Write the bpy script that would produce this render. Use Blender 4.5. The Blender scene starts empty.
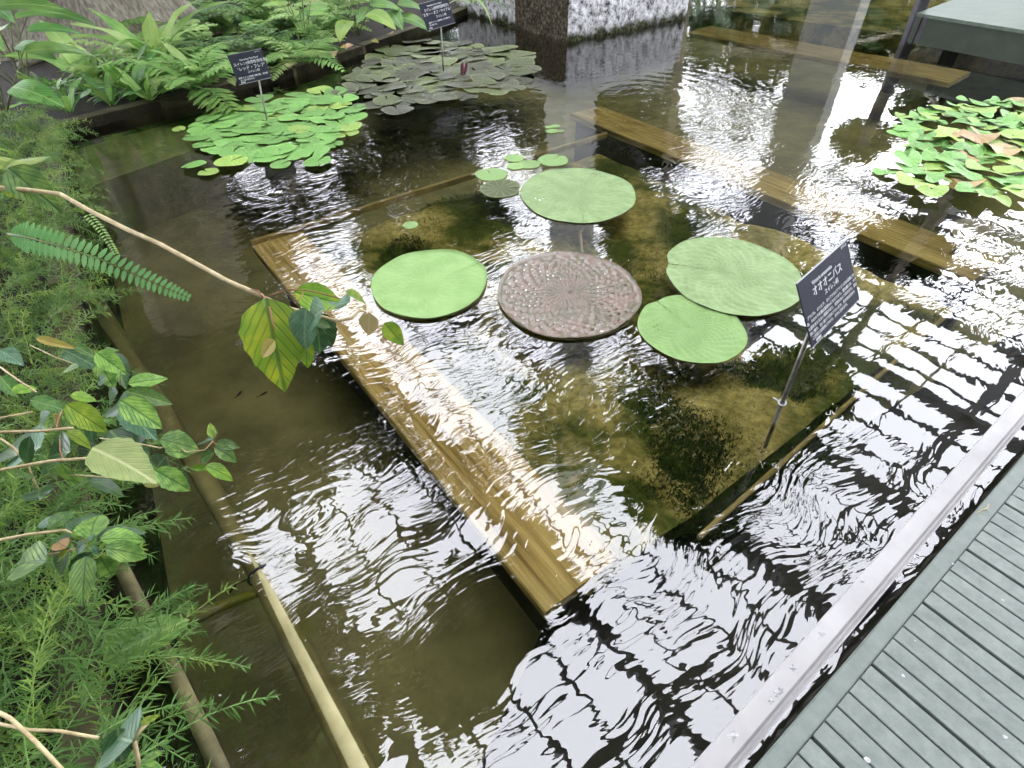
import bpy, math, random
import numpy as np
from mathutils import Vector, Matrix, noise as mnoise

# ------------------------------------------------------------------ camera, sky, exposure
S = bpy.context.scene
COL = S.collection
HC, FPX = 1.6, 560.0
PITCH, ROLL = math.radians(43), math.radians(-1)
_f = Vector((0, math.cos(PITCH), -math.sin(PITCH)))
_r0 = Vector((1, 0, 0)); _u0 = _r0.cross(_f)
_r = math.cos(ROLL) * _r0 + math.sin(ROLL) * _u0
_u = -math.sin(ROLL) * _r0 + math.cos(ROLL) * _u0
cam = bpy.data.cameras.new('camera'); camo = bpy.data.objects.new('camera', cam); COL.objects.link(camo)
cam.sensor_width = 36; cam.lens = FPX / 1024 * 36; cam.clip_start = .02; cam.clip_end = 200
camo.matrix_world = Matrix(((_r.x, _u.x, -_f.x, 0), (_r.y, _u.y, -_f.y, 0), (_r.z, _u.z, -_f.z, HC), (0, 0, 0, 1)))
S.camera = camo

W = bpy.data.worlds.new('overcast_sky'); S.world = W; W.use_nodes = True
wb = W.node_tree.nodes['Background']
wb.inputs[0].default_value = (.90, .915, 1.0, 1); wb.inputs[1].default_value = 7.3
vs = S.view_settings
vs.view_transform = 'Standard'; vs.look = 'None'; vs.gamma = 1; vs.exposure = 0.17; vs.use_curve_mapping = False
S.cycles.max_bounces = 8; S.cycles.transparent_max_bounces = 16
S.cycles.use_denoising = True

R = random.Random(7)
U = Vector((math.cos(math.radians(125.6)), math.sin(math.radians(125.6)), 0))     # along the planks, away from the boardwalk
V = Vector((math.cos(math.radians(36.0)), math.sin(math.radians(36.0)), 0))       # along the boardwalk


def G(px, py, z=0.0):
    """a point of the place: where the sight line through a photo point meets height z"""
    d = ((px - 512) / FPX) * _r - ((py - 384) / FPX) * _u + _f
    t = (z - HC) / d.z
    return Vector((d.x * t, d.y * t, z))


# ------------------------------------------------------------------ materials
def newmat(name):
    m = bpy.data.materials.new(name); m.use_nodes = True
    nt = m.node_tree; nt.nodes.clear()
    out = nt.nodes.new('ShaderNodeOutputMaterial')
    return m, nt, out


class N:
    def __init__(s, nt): s.nt = nt
    def n(s, t, **k):
        o = s.nt.nodes.new(t)
        for a, b in k.items():
            if a.startswith('i_'):
                o.inputs[a[2:].replace('_', ' ')].default_value = b
            else:
                setattr(o, a, b)
        return o
    def l(s, a, b): s.nt.links.new(a, b)
    def put(s, sock, v):
        if hasattr(v, 'links'): s.l(v, sock)
        else: sock.default_value = v
    def math(s, op, a, b=0.0, c=0.0, clamp=False):
        o = s.n('ShaderNodeMath', operation=op); o.use_clamp = clamp
        for k, q in enumerate((a, b, c)): s.put(o.inputs[k], q)
        return o.outputs[0]
    def mix(s, f, a, b):
        o = s.n('ShaderNodeMix', data_type='RGBA')
        s.put(o.inputs[0], f)
        s.put(o.inputs[6], a if hasattr(a, 'links') else (*a, 1) if len(a) == 3 else a)
        s.put(o.inputs[7], b if hasattr(b, 'links') else (*b, 1) if len(b) == 3 else b)
        return o.outputs[2]
    def ramp(s, f, stops):
        o = s.n('ShaderNodeValToRGB'); e = o.color_ramp.elements
        while len(e) > 1: e.remove(e[-1])
        for k, (p, c) in enumerate(stops):
            q = e[0] if k == 0 else e.new(p)
            q.position = p; q.color = (*c, 1) if len(c) == 3 else c
        s.put(o.inputs[0], f); return o.outputs[0]
    def step(s, f, a, b):
        o = s.n('ShaderNodeMapRange'); o.interpolation_type = 'SMOOTHSTEP'
        s.put(o.inputs[0], f); o.inputs[1].default_value = a; o.inputs[2].default_value = b
        return o.outputs[0]
    def noise(s, vec, scale, detail=2.0, rough=.5, out=0):
        o = s.n('ShaderNodeTexNoise'); s.l(vec, o.inputs['Vector'])
        o.inputs['Scale'].default_value = scale; o.inputs['Detail'].default_value = detail; o.inputs['Roughness'].default_value = rough
        return o.outputs[out]
    def coord(s, w='Object'): return s.n('ShaderNodeTexCoord').outputs[w]
    def mapping(s, vec, rot=(0, 0, 0), scale=(1, 1, 1), loc=(0, 0, 0)):
        o = s.n('ShaderNodeMapping'); s.l(vec, o.inputs[0])
        o.inputs['Rotation'].default_value = rot; o.inputs['Scale'].default_value = scale; o.inputs['Location'].default_value = loc
        return o.outputs[0]
    def bump(s, h, dist, strength=1.0):
        o = s.n('ShaderNodeBump'); s.l(h, o.inputs['Height'])
        o.inputs['Distance'].default_value = dist; o.inputs['Strength'].default_value = strength
        return o.outputs[0]
    def bsdf(s, col, rough=.6, normal=None, spec=.5, metal=0.0):
        o = s.n('ShaderNodeBsdfPrincipled')
        s.put(o.inputs['Base Color'], col if hasattr(col, 'links') else (*col, 1))
        s.put(o.inputs['Roughness'], rough); o.inputs['Specular IOR Level'].default_value = spec; o.inputs['Metallic'].default_value = metal
        if normal: s.l(normal, o.inputs['Normal'])
        return o.outputs[0]


ALB = .7        # surfaces seen in bright overcast light: their own colour is darker than it looks


def lin(r, g, b):
    f = lambda c: (c / 255 / 12.92) if c / 255 <= .04045 else ((c / 255 + .055) / 1.055) ** 2.4
    return (f(r) * ALB, f(g) * ALB, f(b) * ALB)


def simple(name, a, b, scale=8, rough=.6, bumpd=0.0, bscale=40, detail=4, spec=.4, metal=0.0, stretch=(1, 1, 1), rot=0.0):
    m, nt, out = newmat(name); n = N(nt)
    v = n.mapping(n.coord(), rot=(0, 0, rot), scale=stretch)
    f = n.noise(v, scale, detail, .6)
    c = n.ramp(f, [(.32, a), (.68, b)])
    nb = n.bump(n.noise(v, bscale, 4, .6), bumpd) if bumpd else None
    n.l(n.bsdf(c, rough, nb, spec, metal), out.inputs[0])
    return m


def leafmat(name, base, dark, vein, mottle=None, edge=None, nveins=7.0, rough=.42, trans=.3, spec=.45, vs_=.7, mscale=5.0):
    """leaf colour from the leaf's own uv: midrib, side veins, mottling by noise, varied a little per leaf"""
    m, nt, out = newmat(name); n = N(nt)
    uv = n.coord('UV'); sp = n.n('ShaderNodeSeparateXYZ'); n.l(uv, sp.inputs[0])
    x, y = sp.outputs[0], sp.outputs[1]
    av = n.math('ABSOLUTE', n.math('SUBTRACT', y, .5))
    oi = n.n('ShaderNodeObjectInfo'); rnd = oi.outputs['Random']
    ob = n.n('ShaderNodeVectorMath', operation='ADD'); n.l(n.coord(), ob.inputs[0])
    cv = n.n('ShaderNodeCombineXYZ'); n.l(n.math('MULTIPLY', rnd, 37.0), cv.inputs[0]); n.l(cv.outputs[0], ob.inputs[1])
    nz = n.noise(ob.outputs[0], 5, 3)
    c = n.mix(n.step(nz, .35, .7), dark, base)
    if mottle:
        nz2 = n.noise(ob.outputs[0], mscale * 1.0, 2)
        away = n.math('ADD', nz2, n.math('MULTIPLY', n.math('SUBTRACT', rnd, .5), .25))
        c = n.mix(n.math('MULTIPLY', n.step(away, .36, .7), .85), c, mottle)
    ph = n.math('SUBTRACT', n.math('MULTIPLY', x, nveins), n.math('MULTIPLY', av, nveins * 1.1))
    d = n.math('ABSOLUTE', n.math('SUBTRACT', n.math('FRACT', ph), .5))
    side = n.math('SUBTRACT', 1.0, n.step(d, .02, .16))
    mid = n.math('SUBTRACT', 1.0, n.step(av, .012, .05))
    vf = n.math('MULTIPLY', n.math('MAXIMUM', n.math('MULTIPLY', side, .55), mid), vs_)
    c = n.mix(vf, c, vein)
    if edge:
        c = n.mix(n.math('MULTIPLY', n.step(av, .4, .5), .7), c, edge)
    hsv = n.n('ShaderNodeHueSaturation'); n.l(c, hsv.inputs['Color'])
    n.l(n.math('ADD', .8, n.math('MULTIPLY', rnd, .4)), hsv.inputs['Value'])
    n.l(n.math('ADD', .49, n.math('MULTIPLY', rnd, .02)), hsv.inputs['Hue'])
    c = hsv.outputs[0]
    nb = n.bump(n.math('SUBTRACT', 1.0, n.math('MAXIMUM', side, mid)), .0012)
    p = n.bsdf(c, rough, nb, spec)
    t = n.n('ShaderNodeBsdfTranslucent'); n.l(c, t.inputs[0])
    mx = n.n('ShaderNodeMixShader'); mx.inputs[0].default_value = trans
    n.l(p, mx.inputs[1]); n.l(t.outputs[0], mx.inputs[2]); n.l(mx.outputs[0], out.inputs[0])
    return m


def woodmat(name, a, b, c3, rot):
    m, nt, out = newmat(name); n = N(nt)
    turned = n.mapping(n.coord(), rot=(0, 0, rot))
    v = n.mapping(turned, scale=(1.2, 26, 26))
    warp = n.noise(n.mapping(turned, scale=(1.5, 6, 6)), 1.4, 2)
    f = n.noise(v, 1.6, 5, .65)
    g = n.math('ADD', n.math('MULTIPLY', f, .8), n.math('MULTIPLY', warp, .35))
    c = n.ramp(g, [(.38, a), (.56, b), (.74, c3)])
    blot = n.step(n.noise(n.coord(), 2.3, 3), .5, .68)
    c = n.mix(n.math('MULTIPLY', blot, .6), c, a)
    n.l(n.bsdf(c, .6, n.bump(f, .004), .3), out.inputs[0])
    return m


M = {}


def sunk(*c): return tuple(min(.9, q * 2.5) for q in lin(*c))


M['plank'] = woodmat('sunken_wood', sunk(96, 80, 46), sunk(152, 132, 86), sunk(184, 166, 120), -math.radians(125.6))
M['plank_old'] = woodmat('old_sunken_wood', sunk(84, 72, 42), sunk(130, 114, 70), sunk(156, 140, 96), -math.radians(125.6))
M['board'] = simple('edge_wood', sunk(120, 106, 66), sunk(150, 134, 90), 12, .6)
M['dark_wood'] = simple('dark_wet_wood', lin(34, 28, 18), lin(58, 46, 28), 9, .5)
M['mud'] = simple('pond_mud', sunk(80, 78, 52), sunk(112, 108, 72), 2.6, .8, .01, 14)
M['ledge'] = simple('algae_ledge', sunk(84, 86, 52), sunk(116, 116, 76), 5, .8, .004, 20)
M['soil'] = simple('bank_soil', lin(24, 20, 12), lin(50, 42, 28), 9, .9, .02, 24)
M['kerb'] = simple('mossy_kerb', lin(62, 58, 36), lin(104, 98, 66), 6, .8, .006, 30)
M['pipe'] = simple('yellowed_pipe', lin(150, 142, 92), lin(200, 190, 138), 6, .4, stretch=(1, 1, 1))
M['pipe_old'] = simple('mossy_pipe', lin(84, 80, 48), lin(136, 128, 84), 10, .7)
M['black'] = simple('black_plastic', lin(16, 16, 17), lin(26, 26, 28), 20, .4)
M['sign'] = simple('slate_sign_plate', lin(46, 49, 60), lin(54, 57, 68), 9, .7, spec=.12)
M['sign_edge'] = simple('pale_plate_edge', lin(150, 152, 150), lin(180, 182, 180), 9, .4)
M['white'] = simple('white_print', lin(235, 236, 238), lin(245, 245, 246), 4, .5)
M['stake'] = simple('grey_stake_metal', lin(120, 118, 108), lin(160, 158, 146), 30, .35, metal=.6)
M['bed'] = None
M['stem'] = simple('pale_twig_bark', lin(176, 156, 108), lin(226, 208, 160), 40, .6, .001, 120)
M['redstem'] = simple('reddish_petiole', lin(140, 84, 60), lin(176, 130, 90), 40, .5)
M['gstem'] = simple('green_stem', lin(92, 110, 44), lin(130, 146, 70), 40, .5)
M['bark'] = simple('weathered_trunk_bark', lin(128, 122, 106), lin(206, 198, 178), 5, .85, .03, 18, stretch=(6, 6, .7))
M['galv'] = simple('galvanised_steel', lin(176, 174, 172), lin(200, 198, 196), 5, .5, spec=.3)
M['scuff'] = simple('shiny_scuff', lin(150, 150, 148), lin(214, 214, 212), 120, .3, .002, 200, metal=.3)
M['deck'] = simple('sage_deck_paint', lin(118, 128, 120), lin(142, 152, 143), 30, .55, .0006, 160, spec=.3, detail=6)
M['deckedge'] = simple('sage_edge_paint', lin(112, 123, 114), lin(130, 141, 132), 26, .5, .0004, 120, spec=.35, detail=6)
M['platform'] = simple('green_platform_paint', lin(80, 98, 82), lin(104, 122, 104), 3, .4, stretch=(1, 6, 1), rot=-.6)
M['fascia'] = simple('dark_green_fascia', lin(48, 60, 46), lin(60, 74, 58), 6, .5)
M['post'] = simple('dark_grey_post', lin(62, 60, 66), lin(86, 84, 90), 8, .5)
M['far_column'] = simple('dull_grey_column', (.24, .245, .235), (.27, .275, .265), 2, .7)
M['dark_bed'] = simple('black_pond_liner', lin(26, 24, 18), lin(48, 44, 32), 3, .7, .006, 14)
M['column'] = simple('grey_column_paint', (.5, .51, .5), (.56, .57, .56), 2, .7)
M['frame'] = simple('dark_roof_frame', lin(40, 42, 46), lin(52, 54, 58), 3, .6)
M['piece'] = simple('flat_pale_grey', lin(150, 140, 112), lin(180, 172, 146), 14, .5, .002, 40)
M['fish'] = simple('dark_fish_skin', lin(18, 18, 14), lin(34, 32, 24), 60, .4)
M['needle'] = None
M['tree'] = leafmat('tree_leaf', lin(52, 80, 32), lin(30, 52, 20), lin(70, 100, 44), rough=.5, trans=.2)
M['litter'] = simple('dry_leaf_litter', lin(150, 112, 84), lin(200, 164, 132), 20, .7)
M['redflower'] = simple('orange_red_petal', lin(226, 84, 40), lin(240, 120, 70), 30, .5)
M['bud'] = simple('dark_pink_bud', lin(70, 40, 50), lin(150, 92, 104), 30, .5)


def bedmat():
    m, nt, out = newmat('planted_bed_floor'); n = N(nt)
    v = n.coord()
    f = n.noise(v, 1.5, 5, .62)
    c = n.ramp(f, [(.34, sunk(34, 46, 16)), (.44, sunk(62, 72, 28)), (.5, sunk(122, 114, 66)), (.62, sunk(170, 156, 104))])
    g = n.noise(v, 30, 4, .6)
    c = n.mix(n.math('MULTIPLY', n.step(g, .4, .62), .45), c, sunk(70, 70, 32))
    n.l(n.bsdf(c, .85, n.bump(g, .02), .2), out.inputs[0]); return m
M['bed'] = bedmat()


def granite():
    m, nt, out = newmat('rough_speckled_granite'); n = N(nt)
    v = n.coord()
    f = n.noise(v, 15, 5, .75)
    sp = n.n('ShaderNodeSeparateXYZ'); n.l(v, sp.inputs[0])
    c = n.ramp(f, [(.36, lin(70, 68, 66)), (.46, (.42, .42, .42)), (.56, (.7, .7, .71)), (.7, (.86, .86, .87))])
    damp = n.math('SUBTRACT', 1.0, n.step(n.math('ADD', sp.outputs[2], n.math('MULTIPLY', n.noise(v, 7, 3), .22)), .13, .24))
    c = n.mix(damp, c, n.ramp(n.noise(v, 34, 3), [(.4, lin(24, 24, 16)), (.62, lin(88, 92, 46))]))
    # vertically stretched noise, not joined to the shader
    st = n.noise(n.mapping(v, scale=(1.0, 1.0, .15)), 1.1, 3)
    n.l(n.bsdf(c, .85, n.bump(f, .05), .3), out.inputs[0]); return m
M['granite'] = granite()


def granite_shade():
    m, nt, out = newmat('shaded_granite'); n = N(nt)
    v = n.coord(); f = n.noise(v, 26, 5, .7)
    c = n.ramp(f, [(.36, lin(36, 30, 20)), (.5, lin(84, 74, 54)), (.66, lin(140, 130, 110))])
    n.l(n.bsdf(c, .85, n.bump(f, .05), .3), out.inputs[0]); return m
M['granite_dark'] = granite_shade()  # shade on part of the left face, put into its colour


def padmat(name, base, dark, vein, rad=24.0, mott=None, spec=.4, rough=.38, bd=.006, edge=.0, var=.3, radial=.45):
    """round floating leaf: quilting and radial veins read from the pad's own polar uv (u radius, v angle)"""
    m, nt, out = newmat(name); n = N(nt)
    uv = n.coord('UV'); sp = n.n('ShaderNodeSeparateXYZ'); n.l(uv, sp.inputs[0])
    r, a = sp.outputs[0], sp.outputs[1]
    oi = n.n('ShaderNodeObjectInfo'); rnd = oi.outputs['Random']
    ob = n.n('ShaderNodeVectorMath', operation='ADD'); n.l(n.coord(), ob.inputs[0])
    cv = n.n('ShaderNodeCombineXYZ'); n.l(n.math('MULTIPLY', rnd, 51.0), cv.inputs[0]); n.l(cv.outputs[0], ob.inputs[1])
    nz = n.noise(ob.outputs[0], 9, 3)
    c = n.mix(n.step(nz, .36, .66), dark, base)
    if mott:
        c = n.mix(n.step(n.noise(ob.outputs[0], 22, 3, .65), .47, .6), c, mott)
    ra = n.math('ABSOLUTE', n.math('SUBTRACT', n.math('FRACT', n.math('MULTIPLY', a, rad)), .5))
    rv = n.math('SUBTRACT', 1.0, n.step(ra, .03, .2))
    c = n.mix(n.math('MULTIPLY', rv, radial), c, vein)
    c = n.mix(n.math('MULTIPLY', n.step(r, .86, .97), edge), c, vein)
    hsv = n.n('ShaderNodeHueSaturation'); n.l(c, hsv.inputs['Color'])
    n.l(n.math('ADD', 1 - var / 2, n.math('MULTIPLY', rnd, var)), hsv.inputs['Value'])
    h = n.math('ADD', n.math('MULTIPLY', rv, -.6), n.noise(ob.outputs[0], 30, 3))
    nb = n.bump(h, bd)
    p = n.bsdf(hsv.outputs[0], rough, nb, spec)
    n.l(p, out.inputs[0]); return m


M['vic'] = padmat('giant_pad_green', lin(150, 176, 118), lin(134, 162, 102), lin(172, 194, 140), 26, bd=.002, rough=.5, radial=.16)
M['vic2'] = padmat('giant_pad_bright_green', lin(146, 182, 108), lin(134, 172, 96), lin(160, 192, 126), 22, bd=.001, rough=.5, radial=.12)
M['vic_brown'] = padmat('giant_pad_russet', lin(128, 106, 90), lin(110, 100, 78), lin(120, 124, 94), 26, bd=.003, rough=.24, spec=.9, radial=.25)
M['rim'] = simple('dark_pad_rim', lin(96, 96, 64), lin(120, 130, 88), 20, .5)
M['lily'] = padmat('lily_pad_green', lin(142, 198, 92), lin(104, 168, 76), lin(160, 206, 118), 12, bd=.003, rough=.4, spec=.4, edge=.45, var=.4)
M['lily_y'] = padmat('lily_pad_yellow_green', lin(176, 206, 92), lin(140, 186, 80), lin(190, 214, 120), 12, bd=.003, edge=.45, var=.35)
M['lily_m'] = padmat('mottled_lily_pad', lin(88, 98, 64), lin(66, 74, 52), lin(136, 146, 104), 12, mott=lin(74, 62, 58), bd=.004, spec=.35, rough=.42, edge=.55, var=.7)
M['lily_mg'] = padmat('mottled_green_lily_pad', lin(108, 132, 66), lin(88, 106, 60), lin(146, 164, 104), 12, mott=lin(96, 78, 64), bd=.004, spec=.35, rough=.42, edge=.55, var=.7)
M['lily_p'] = padmat('dry_pink_lily_pad', lin(206, 160, 124), lin(190, 176, 110), lin(214, 180, 140), 12, bd=.003)

M['hib'] = leafmat('shrub_leaf_green', lin(104, 146, 62), lin(66, 112, 44), lin(142, 172, 92), mottle=None, rough=.35, spec=.5)
M['hib_y'] = leafmat('shrub_leaf_yellowing', lin(176, 200, 60), lin(132, 172, 50), lin(84, 120, 40), mottle=lin(110, 154, 46), mscale=4)
M['hib_m'] = leafmat('shrub_leaf_mottled', lin(112, 156, 66), lin(80, 128, 50), lin(60, 98, 44), mottle=lin(158, 196, 88), mscale=4)
M['hib_w'] = leafmat('shrub_leaf_yellow_green', lin(176, 190, 44), lin(140, 172, 40), lin(70, 112, 36), mottle=lin(112, 154, 40), mscale=3.5)
M['hib_d'] = leafmat('shrub_leaf_dark', lin(74, 116, 66), lin(50, 88, 46), lin(120, 152, 96), rough=.3, spec=.55)
M['hib_b'] = leafmat('shrub_leaf_blue_green', lin(116, 156, 122), lin(88, 132, 96), lin(150, 182, 140), rough=.35)
M['hib_u'] = leafmat('shrub_leaf_pale_underside', lin(168, 184, 112), lin(150, 170, 98), lin(206, 212, 152), rough=.6, vs_=.9)
M['hib_o'] = leafmat('shrub_leaf_rusty', lin(196, 140, 86), lin(206, 164, 96), lin(150, 150, 66), mottle=lin(190, 186, 90))
M['hib_p'] = leafmat('shrub_leaf_pinkish', lin(206, 178, 150), lin(214, 196, 120), lin(220, 214, 150), mottle=lin(196, 204, 110))
M['needle'] = leafmat('asparagus_fern_needle', lin(150, 200, 100), lin(104, 160, 68), lin(160, 206, 118), rough=.4, trans=.4)
M['needle2'] = leafmat('asparagus_fern_bright_needle', lin(184, 222, 104), lin(150, 198, 80), lin(190, 224, 120), rough=.4, trans=.4)
M['frond'] = leafmat('fern_frond', lin(164, 208, 104), lin(120, 176, 78), lin(190, 224, 136), nveins=12, rough=.4, trans=.35)
M['frond_l'] = leafmat('pale_fern_frond', lin(200, 234, 140), lin(170, 214, 112), lin(216, 240, 164), nveins=12, rough=.4, trans=.35)
M['frond_d'] = leafmat('dark_fern_frond', lin(116, 170, 84), lin(76, 128, 56), lin(144, 186, 104), nveins=10, rough=.4)
M['broad'] = leafmat('broad_leaf', lin(132, 184, 88), lin(92, 150, 66), lin(176, 208, 124), nveins=8, rough=.35)
M['broad_y'] = leafmat('bright_broad_leaf', lin(170, 212, 84), lin(136, 190, 72), lin(196, 222, 124), nveins=8, rough=.35)
M['fernleaf'] = leafmat('sword_fern_leaflet', lin(150, 200, 124), lin(118, 174, 98), lin(180, 216, 156), nveins=3, rough=.45)
M['weed'] = leafmat('waterweed_leaf', sunk(70, 92, 28), sunk(36, 54, 16), sunk(90, 110, 44), rough=.7)


def water():
    m, nt, out = newmat('rippled_pond_water'); n = N(nt)
    P = n.coord()
    a = -math.radians(36)
    sp = n.n('ShaderNodeSeparateXYZ'); n.l(P, sp.inputs[0])
    vr = n.mapping(P, rot=(0, 0, a))
    wob = n.n('ShaderNodeVectorMath', operation='MULTIPLY_ADD')
    n.l(n.noise(P, 3.2, 1, .5, out=1), wob.inputs[0]); wob.inputs[1].default_value = (.22, .22, 0); n.l(vr, wob.inputs[2])
    vw = wob.outputs[0]
    sc = n.n('ShaderNodeVectorMath', operation='MULTIPLY'); n.l(vw, sc.inputs[0]); sc.inputs[1].default_value = (8.0, 30.0, 1)
    h1 = n.noise(sc.outputs[0], 1.0, 1.5, .45)
    h2 = n.noise(P, 8, 1, .4)
    h3 = n.noise(P, 1.6, 1, .4)
    # ripples are lively in the middle of the pond and calmer along its edges
    reg = n.noise(P, .75, 1, .4)
    amp = n.math('ADD', .35, n.math('MULTIPLY', n.step(reg, .35, .62), .9))
    calm = n.n('ShaderNodeVectorMath', operation='DOT_PRODUCT'); n.l(P, calm.inputs[0]); calm.inputs[1].default_value = (.95, .30, 0)
    quiet = n.math('SUBTRACT', 1.0, n.math('MULTIPLY', n.step(calm.outputs['Value'], 1.25, 1.9), .68))
    quiet = n.math('MAXIMUM', quiet, n.math('MULTIPLY', n.step(sp.outputs[1], 2.6, 3.6), n.math('SUBTRACT', 1.0, n.step(sp.outputs[0], 2.0, 2.6))))
    amp = n.math('MULTIPLY', amp, quiet)
    h = n.math('MULTIPLY', n.math('MULTIPLY', h1, .0017), amp)
    h = n.math('ADD', h, n.math('MULTIPLY', n.math('MULTIPLY', h2, .0010), quiet))
    h = n.math('ADD', h, n.math('MULTIPLY', n.math('MULTIPLY', h3, .0022), n.math('ADD', .35, n.math('MULTIPLY', quiet, .65))))
    # rings spreading from a few points where something touched the water
    for (cx, cy, wl, am, r0) in RINGS:
        dx = n.math('SUBTRACT', sp.outputs[0], cx); dy = n.math('SUBTRACT', sp.outputs[1], cy)
        d = n.math('SQRT', n.math('ADD', n.math('MULTIPLY', dx, dx), n.math('MULTIPLY', dy, dy)))
        w = n.math('SINE', n.math('MULTIPLY', d, 2 * math.pi / wl))
        fall = n.math('SUBTRACT', 1.0, n.step(d, r0 * .35, r0))
        h = n.math('ADD', h, n.math('MULTIPLY', n.math('MULTIPLY', w, fall), am))
    nb = n.bump(h, 1.0)
    fr = n.n('ShaderNodeFresnel'); fr.inputs[0].default_value = 1.9; n.l(nb, fr.inputs['Normal'])
    g = n.n('ShaderNodeBsdfGlossy'); g.inputs['Roughness'].default_value = 0.0; n.l(nb, g.inputs['Normal'])
    g.inputs['Color'].default_value = (1, 1, 1, 1)
    t = n.n('ShaderNodeBsdfTransparent'); t.inputs[0].default_value = (.86, .86, .74, 1)
    mx = n.n('ShaderNodeMixShader'); n.l(fr.outputs[0], mx.inputs[0]); n.l(t.outputs[0], mx.inputs[1]); n.l(g.outputs[0], mx.inputs[2])
    n.l(mx.outputs[0], out.inputs[0])
    return m


_q = [G(290, 180), G(455, 120), G(640, 95), G(330, 130)]
RINGS = [(_q[0].x, _q[0].y, .10, .00025, 1.3), (_q[1].x, _q[1].y, .14, .00025, 1.2), (_q[2].x, _q[2].y, .16, .0004, 1.6)]
M['water'] = water()


# ------------------------------------------------------------------ mesh helpers
class MB:
    def __init__(s): s.v = []; s.f = []; s.uv = []; s.mi = []; s.cur = 0
    def add(s, verts, faces, uvs=None):
        o = len(s.v); s.v.extend([tuple(p) for p in verts])
        s.uv.extend(uvs if uvs else [(0, 0)] * len(verts))
        for f in faces: s.f.append(tuple(i + o for i in f)); s.mi.append(s.cur)
    def box(s, c, ax, ay, az):
        c = Vector(c); vs_ = [c + i * ax + j * ay + k * az for i in (-1, 1) for j in (-1, 1) for k in (-1, 1)]
        s.add(vs_, [(0, 1, 3, 2), (4, 6, 7, 5), (0, 4, 5, 1), (2, 3, 7, 6), (0, 2, 6, 4), (1, 5, 7, 3)])
    def beam(s, a, b, w, t, up=Vector((0, 0, 1)), bev=.0):
        """bar from a to b, w wide, t thick, a and b on its top centre line, chamfered"""
        a = Vector(a); b = Vector(b); d = (b - a).normalized(); sd = d.cross(up).normalized(); u = sd.cross(d)
        e = bev or min(w, t) * .08
        prof = [(-w / 2 + e, 0), (w / 2 - e, 0), (w / 2, -e), (w / 2, -t + e), (w / 2 - e, -t), (-w / 2 + e, -t), (-w / 2, -t + e), (-w / 2, -e)]
        vs_ = [p + sd * x + u * z for p in (a, b) for (x, z) in prof]
        k = len(prof); fs = [(i, (i + 1) % k, k + (i + 1) % k, k + i) for i in range(k)]
        fs += [tuple(range(k))[::-1], tuple(range(k, 2 * k))]
        s.add(vs_, fs)
    def tube(s, pts, rad, seg=8, cap=True):
        pts = [Vector(p) for p in pts]; n = len(pts)
        if not hasattr(rad, '__len__'): rad = [rad] * n
        rings = []; side = None
        for i, p in enumerate(pts):
            d = (pts[min(i + 1, n - 1)] - pts[max(i - 1, 0)]).normalized()
            if side is None:
                side = d.cross(Vector((0, 0, 1)))
                if side.length < .1: side = d.cross(Vector((0, 1, 0)))
            side = (side - d * side.dot(d)).normalized(); o = side.cross(d)
            rings.append([p + rad[i] * (math.cos(2 * math.pi * k / seg) * side + math.sin(2 * math.pi * k / seg) * o) for k in range(seg)])
        vs_ = [q for r_ in rings for q in r_]
        uv = [(i / max(1, n - 1), k / seg) for i in range(n) for k in range(seg)]
        fs = [(i * seg + k, i * seg + (k + 1) % seg, (i + 1) * seg + (k + 1) % seg, (i + 1) * seg + k) for i in range(n - 1) for k in range(seg)]
        if cap: fs += [tuple(range(seg))[::-1], tuple((n - 1) * seg + k for k in range(seg))]
        s.add(vs_, fs, uv)
    def prism(s, poly, z0, z1):
        k = len(poly); vs_ = [(p[0], p[1], z) for z in (z0, z1) for p in poly]
        ar = sum(poly[i][0] * poly[(i + 1) % k][1] - poly[(i + 1) % k][0] * poly[i][1] for i in range(k))
        ii = list(range(k)) if ar > 0 else list(range(k))[::-1]
        s.add(vs_, [tuple(ii[::-1]), tuple(i + k for i in ii)] + [(ii[i], ii[(i + 1) % k], ii[(i + 1) % k] + k, ii[i] + k) for i in range(k)])
    def mesh(s, name, mats, smooth=False):
        me = bpy.data.meshes.new(name); me.from_pydata(s.v, [], s.f)
        for m in (mats if isinstance(mats, (list, tuple)) else [mats]): me.materials.append(m)
        ul = me.uv_layers.new(name='uv')
        li = np.empty(len(me.loops), dtype=np.int32); me.loops.foreach_get('vertex_index', li)
        ul.data.foreach_set('uv', np.asarray(s.uv, dtype=np.float32)[li].ravel())
        me.polygons.foreach_set('material_index', np.asarray(s.mi, dtype=np.int32))
        me.polygons.foreach_set('use_smooth', [smooth] * len(me.polygons))
        me.update(); return me


def put(name, me, parent=None, mw=None):
    o = bpy.data.objects.new(name, me); COL.objects.link(o)
    mw = mw or Matrix()
    if parent is not None:
        o.parent = parent; o.matrix_local = ABS[parent.name].inverted() @ mw
    else:
        o.matrix_local = mw
    ABS[o.name] = mw.copy()
    return o
ABS = {}


def build(name, mb, mats, parent=None, smooth=False):
    return put(name, mb.mesh(name, mats, smooth), parent)


def thing(name, label, cat, loc, group=None):
    o = bpy.data.objects.new(name, None); COL.objects.link(o); o.empty_display_size = .1
    mw = Matrix.Translation(Vector(loc)); o.matrix_local = mw; ABS[o.name] = mw
    return tag(o, label, cat, group)


def tag(o, label, cat, group=None, kind=None):
    o['label'] = label; o['category'] = cat
    if group: o['group'] = group
    if kind: o['kind'] = kind
    return o


def struct(o): o['kind'] = 'structure'; return o


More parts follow.
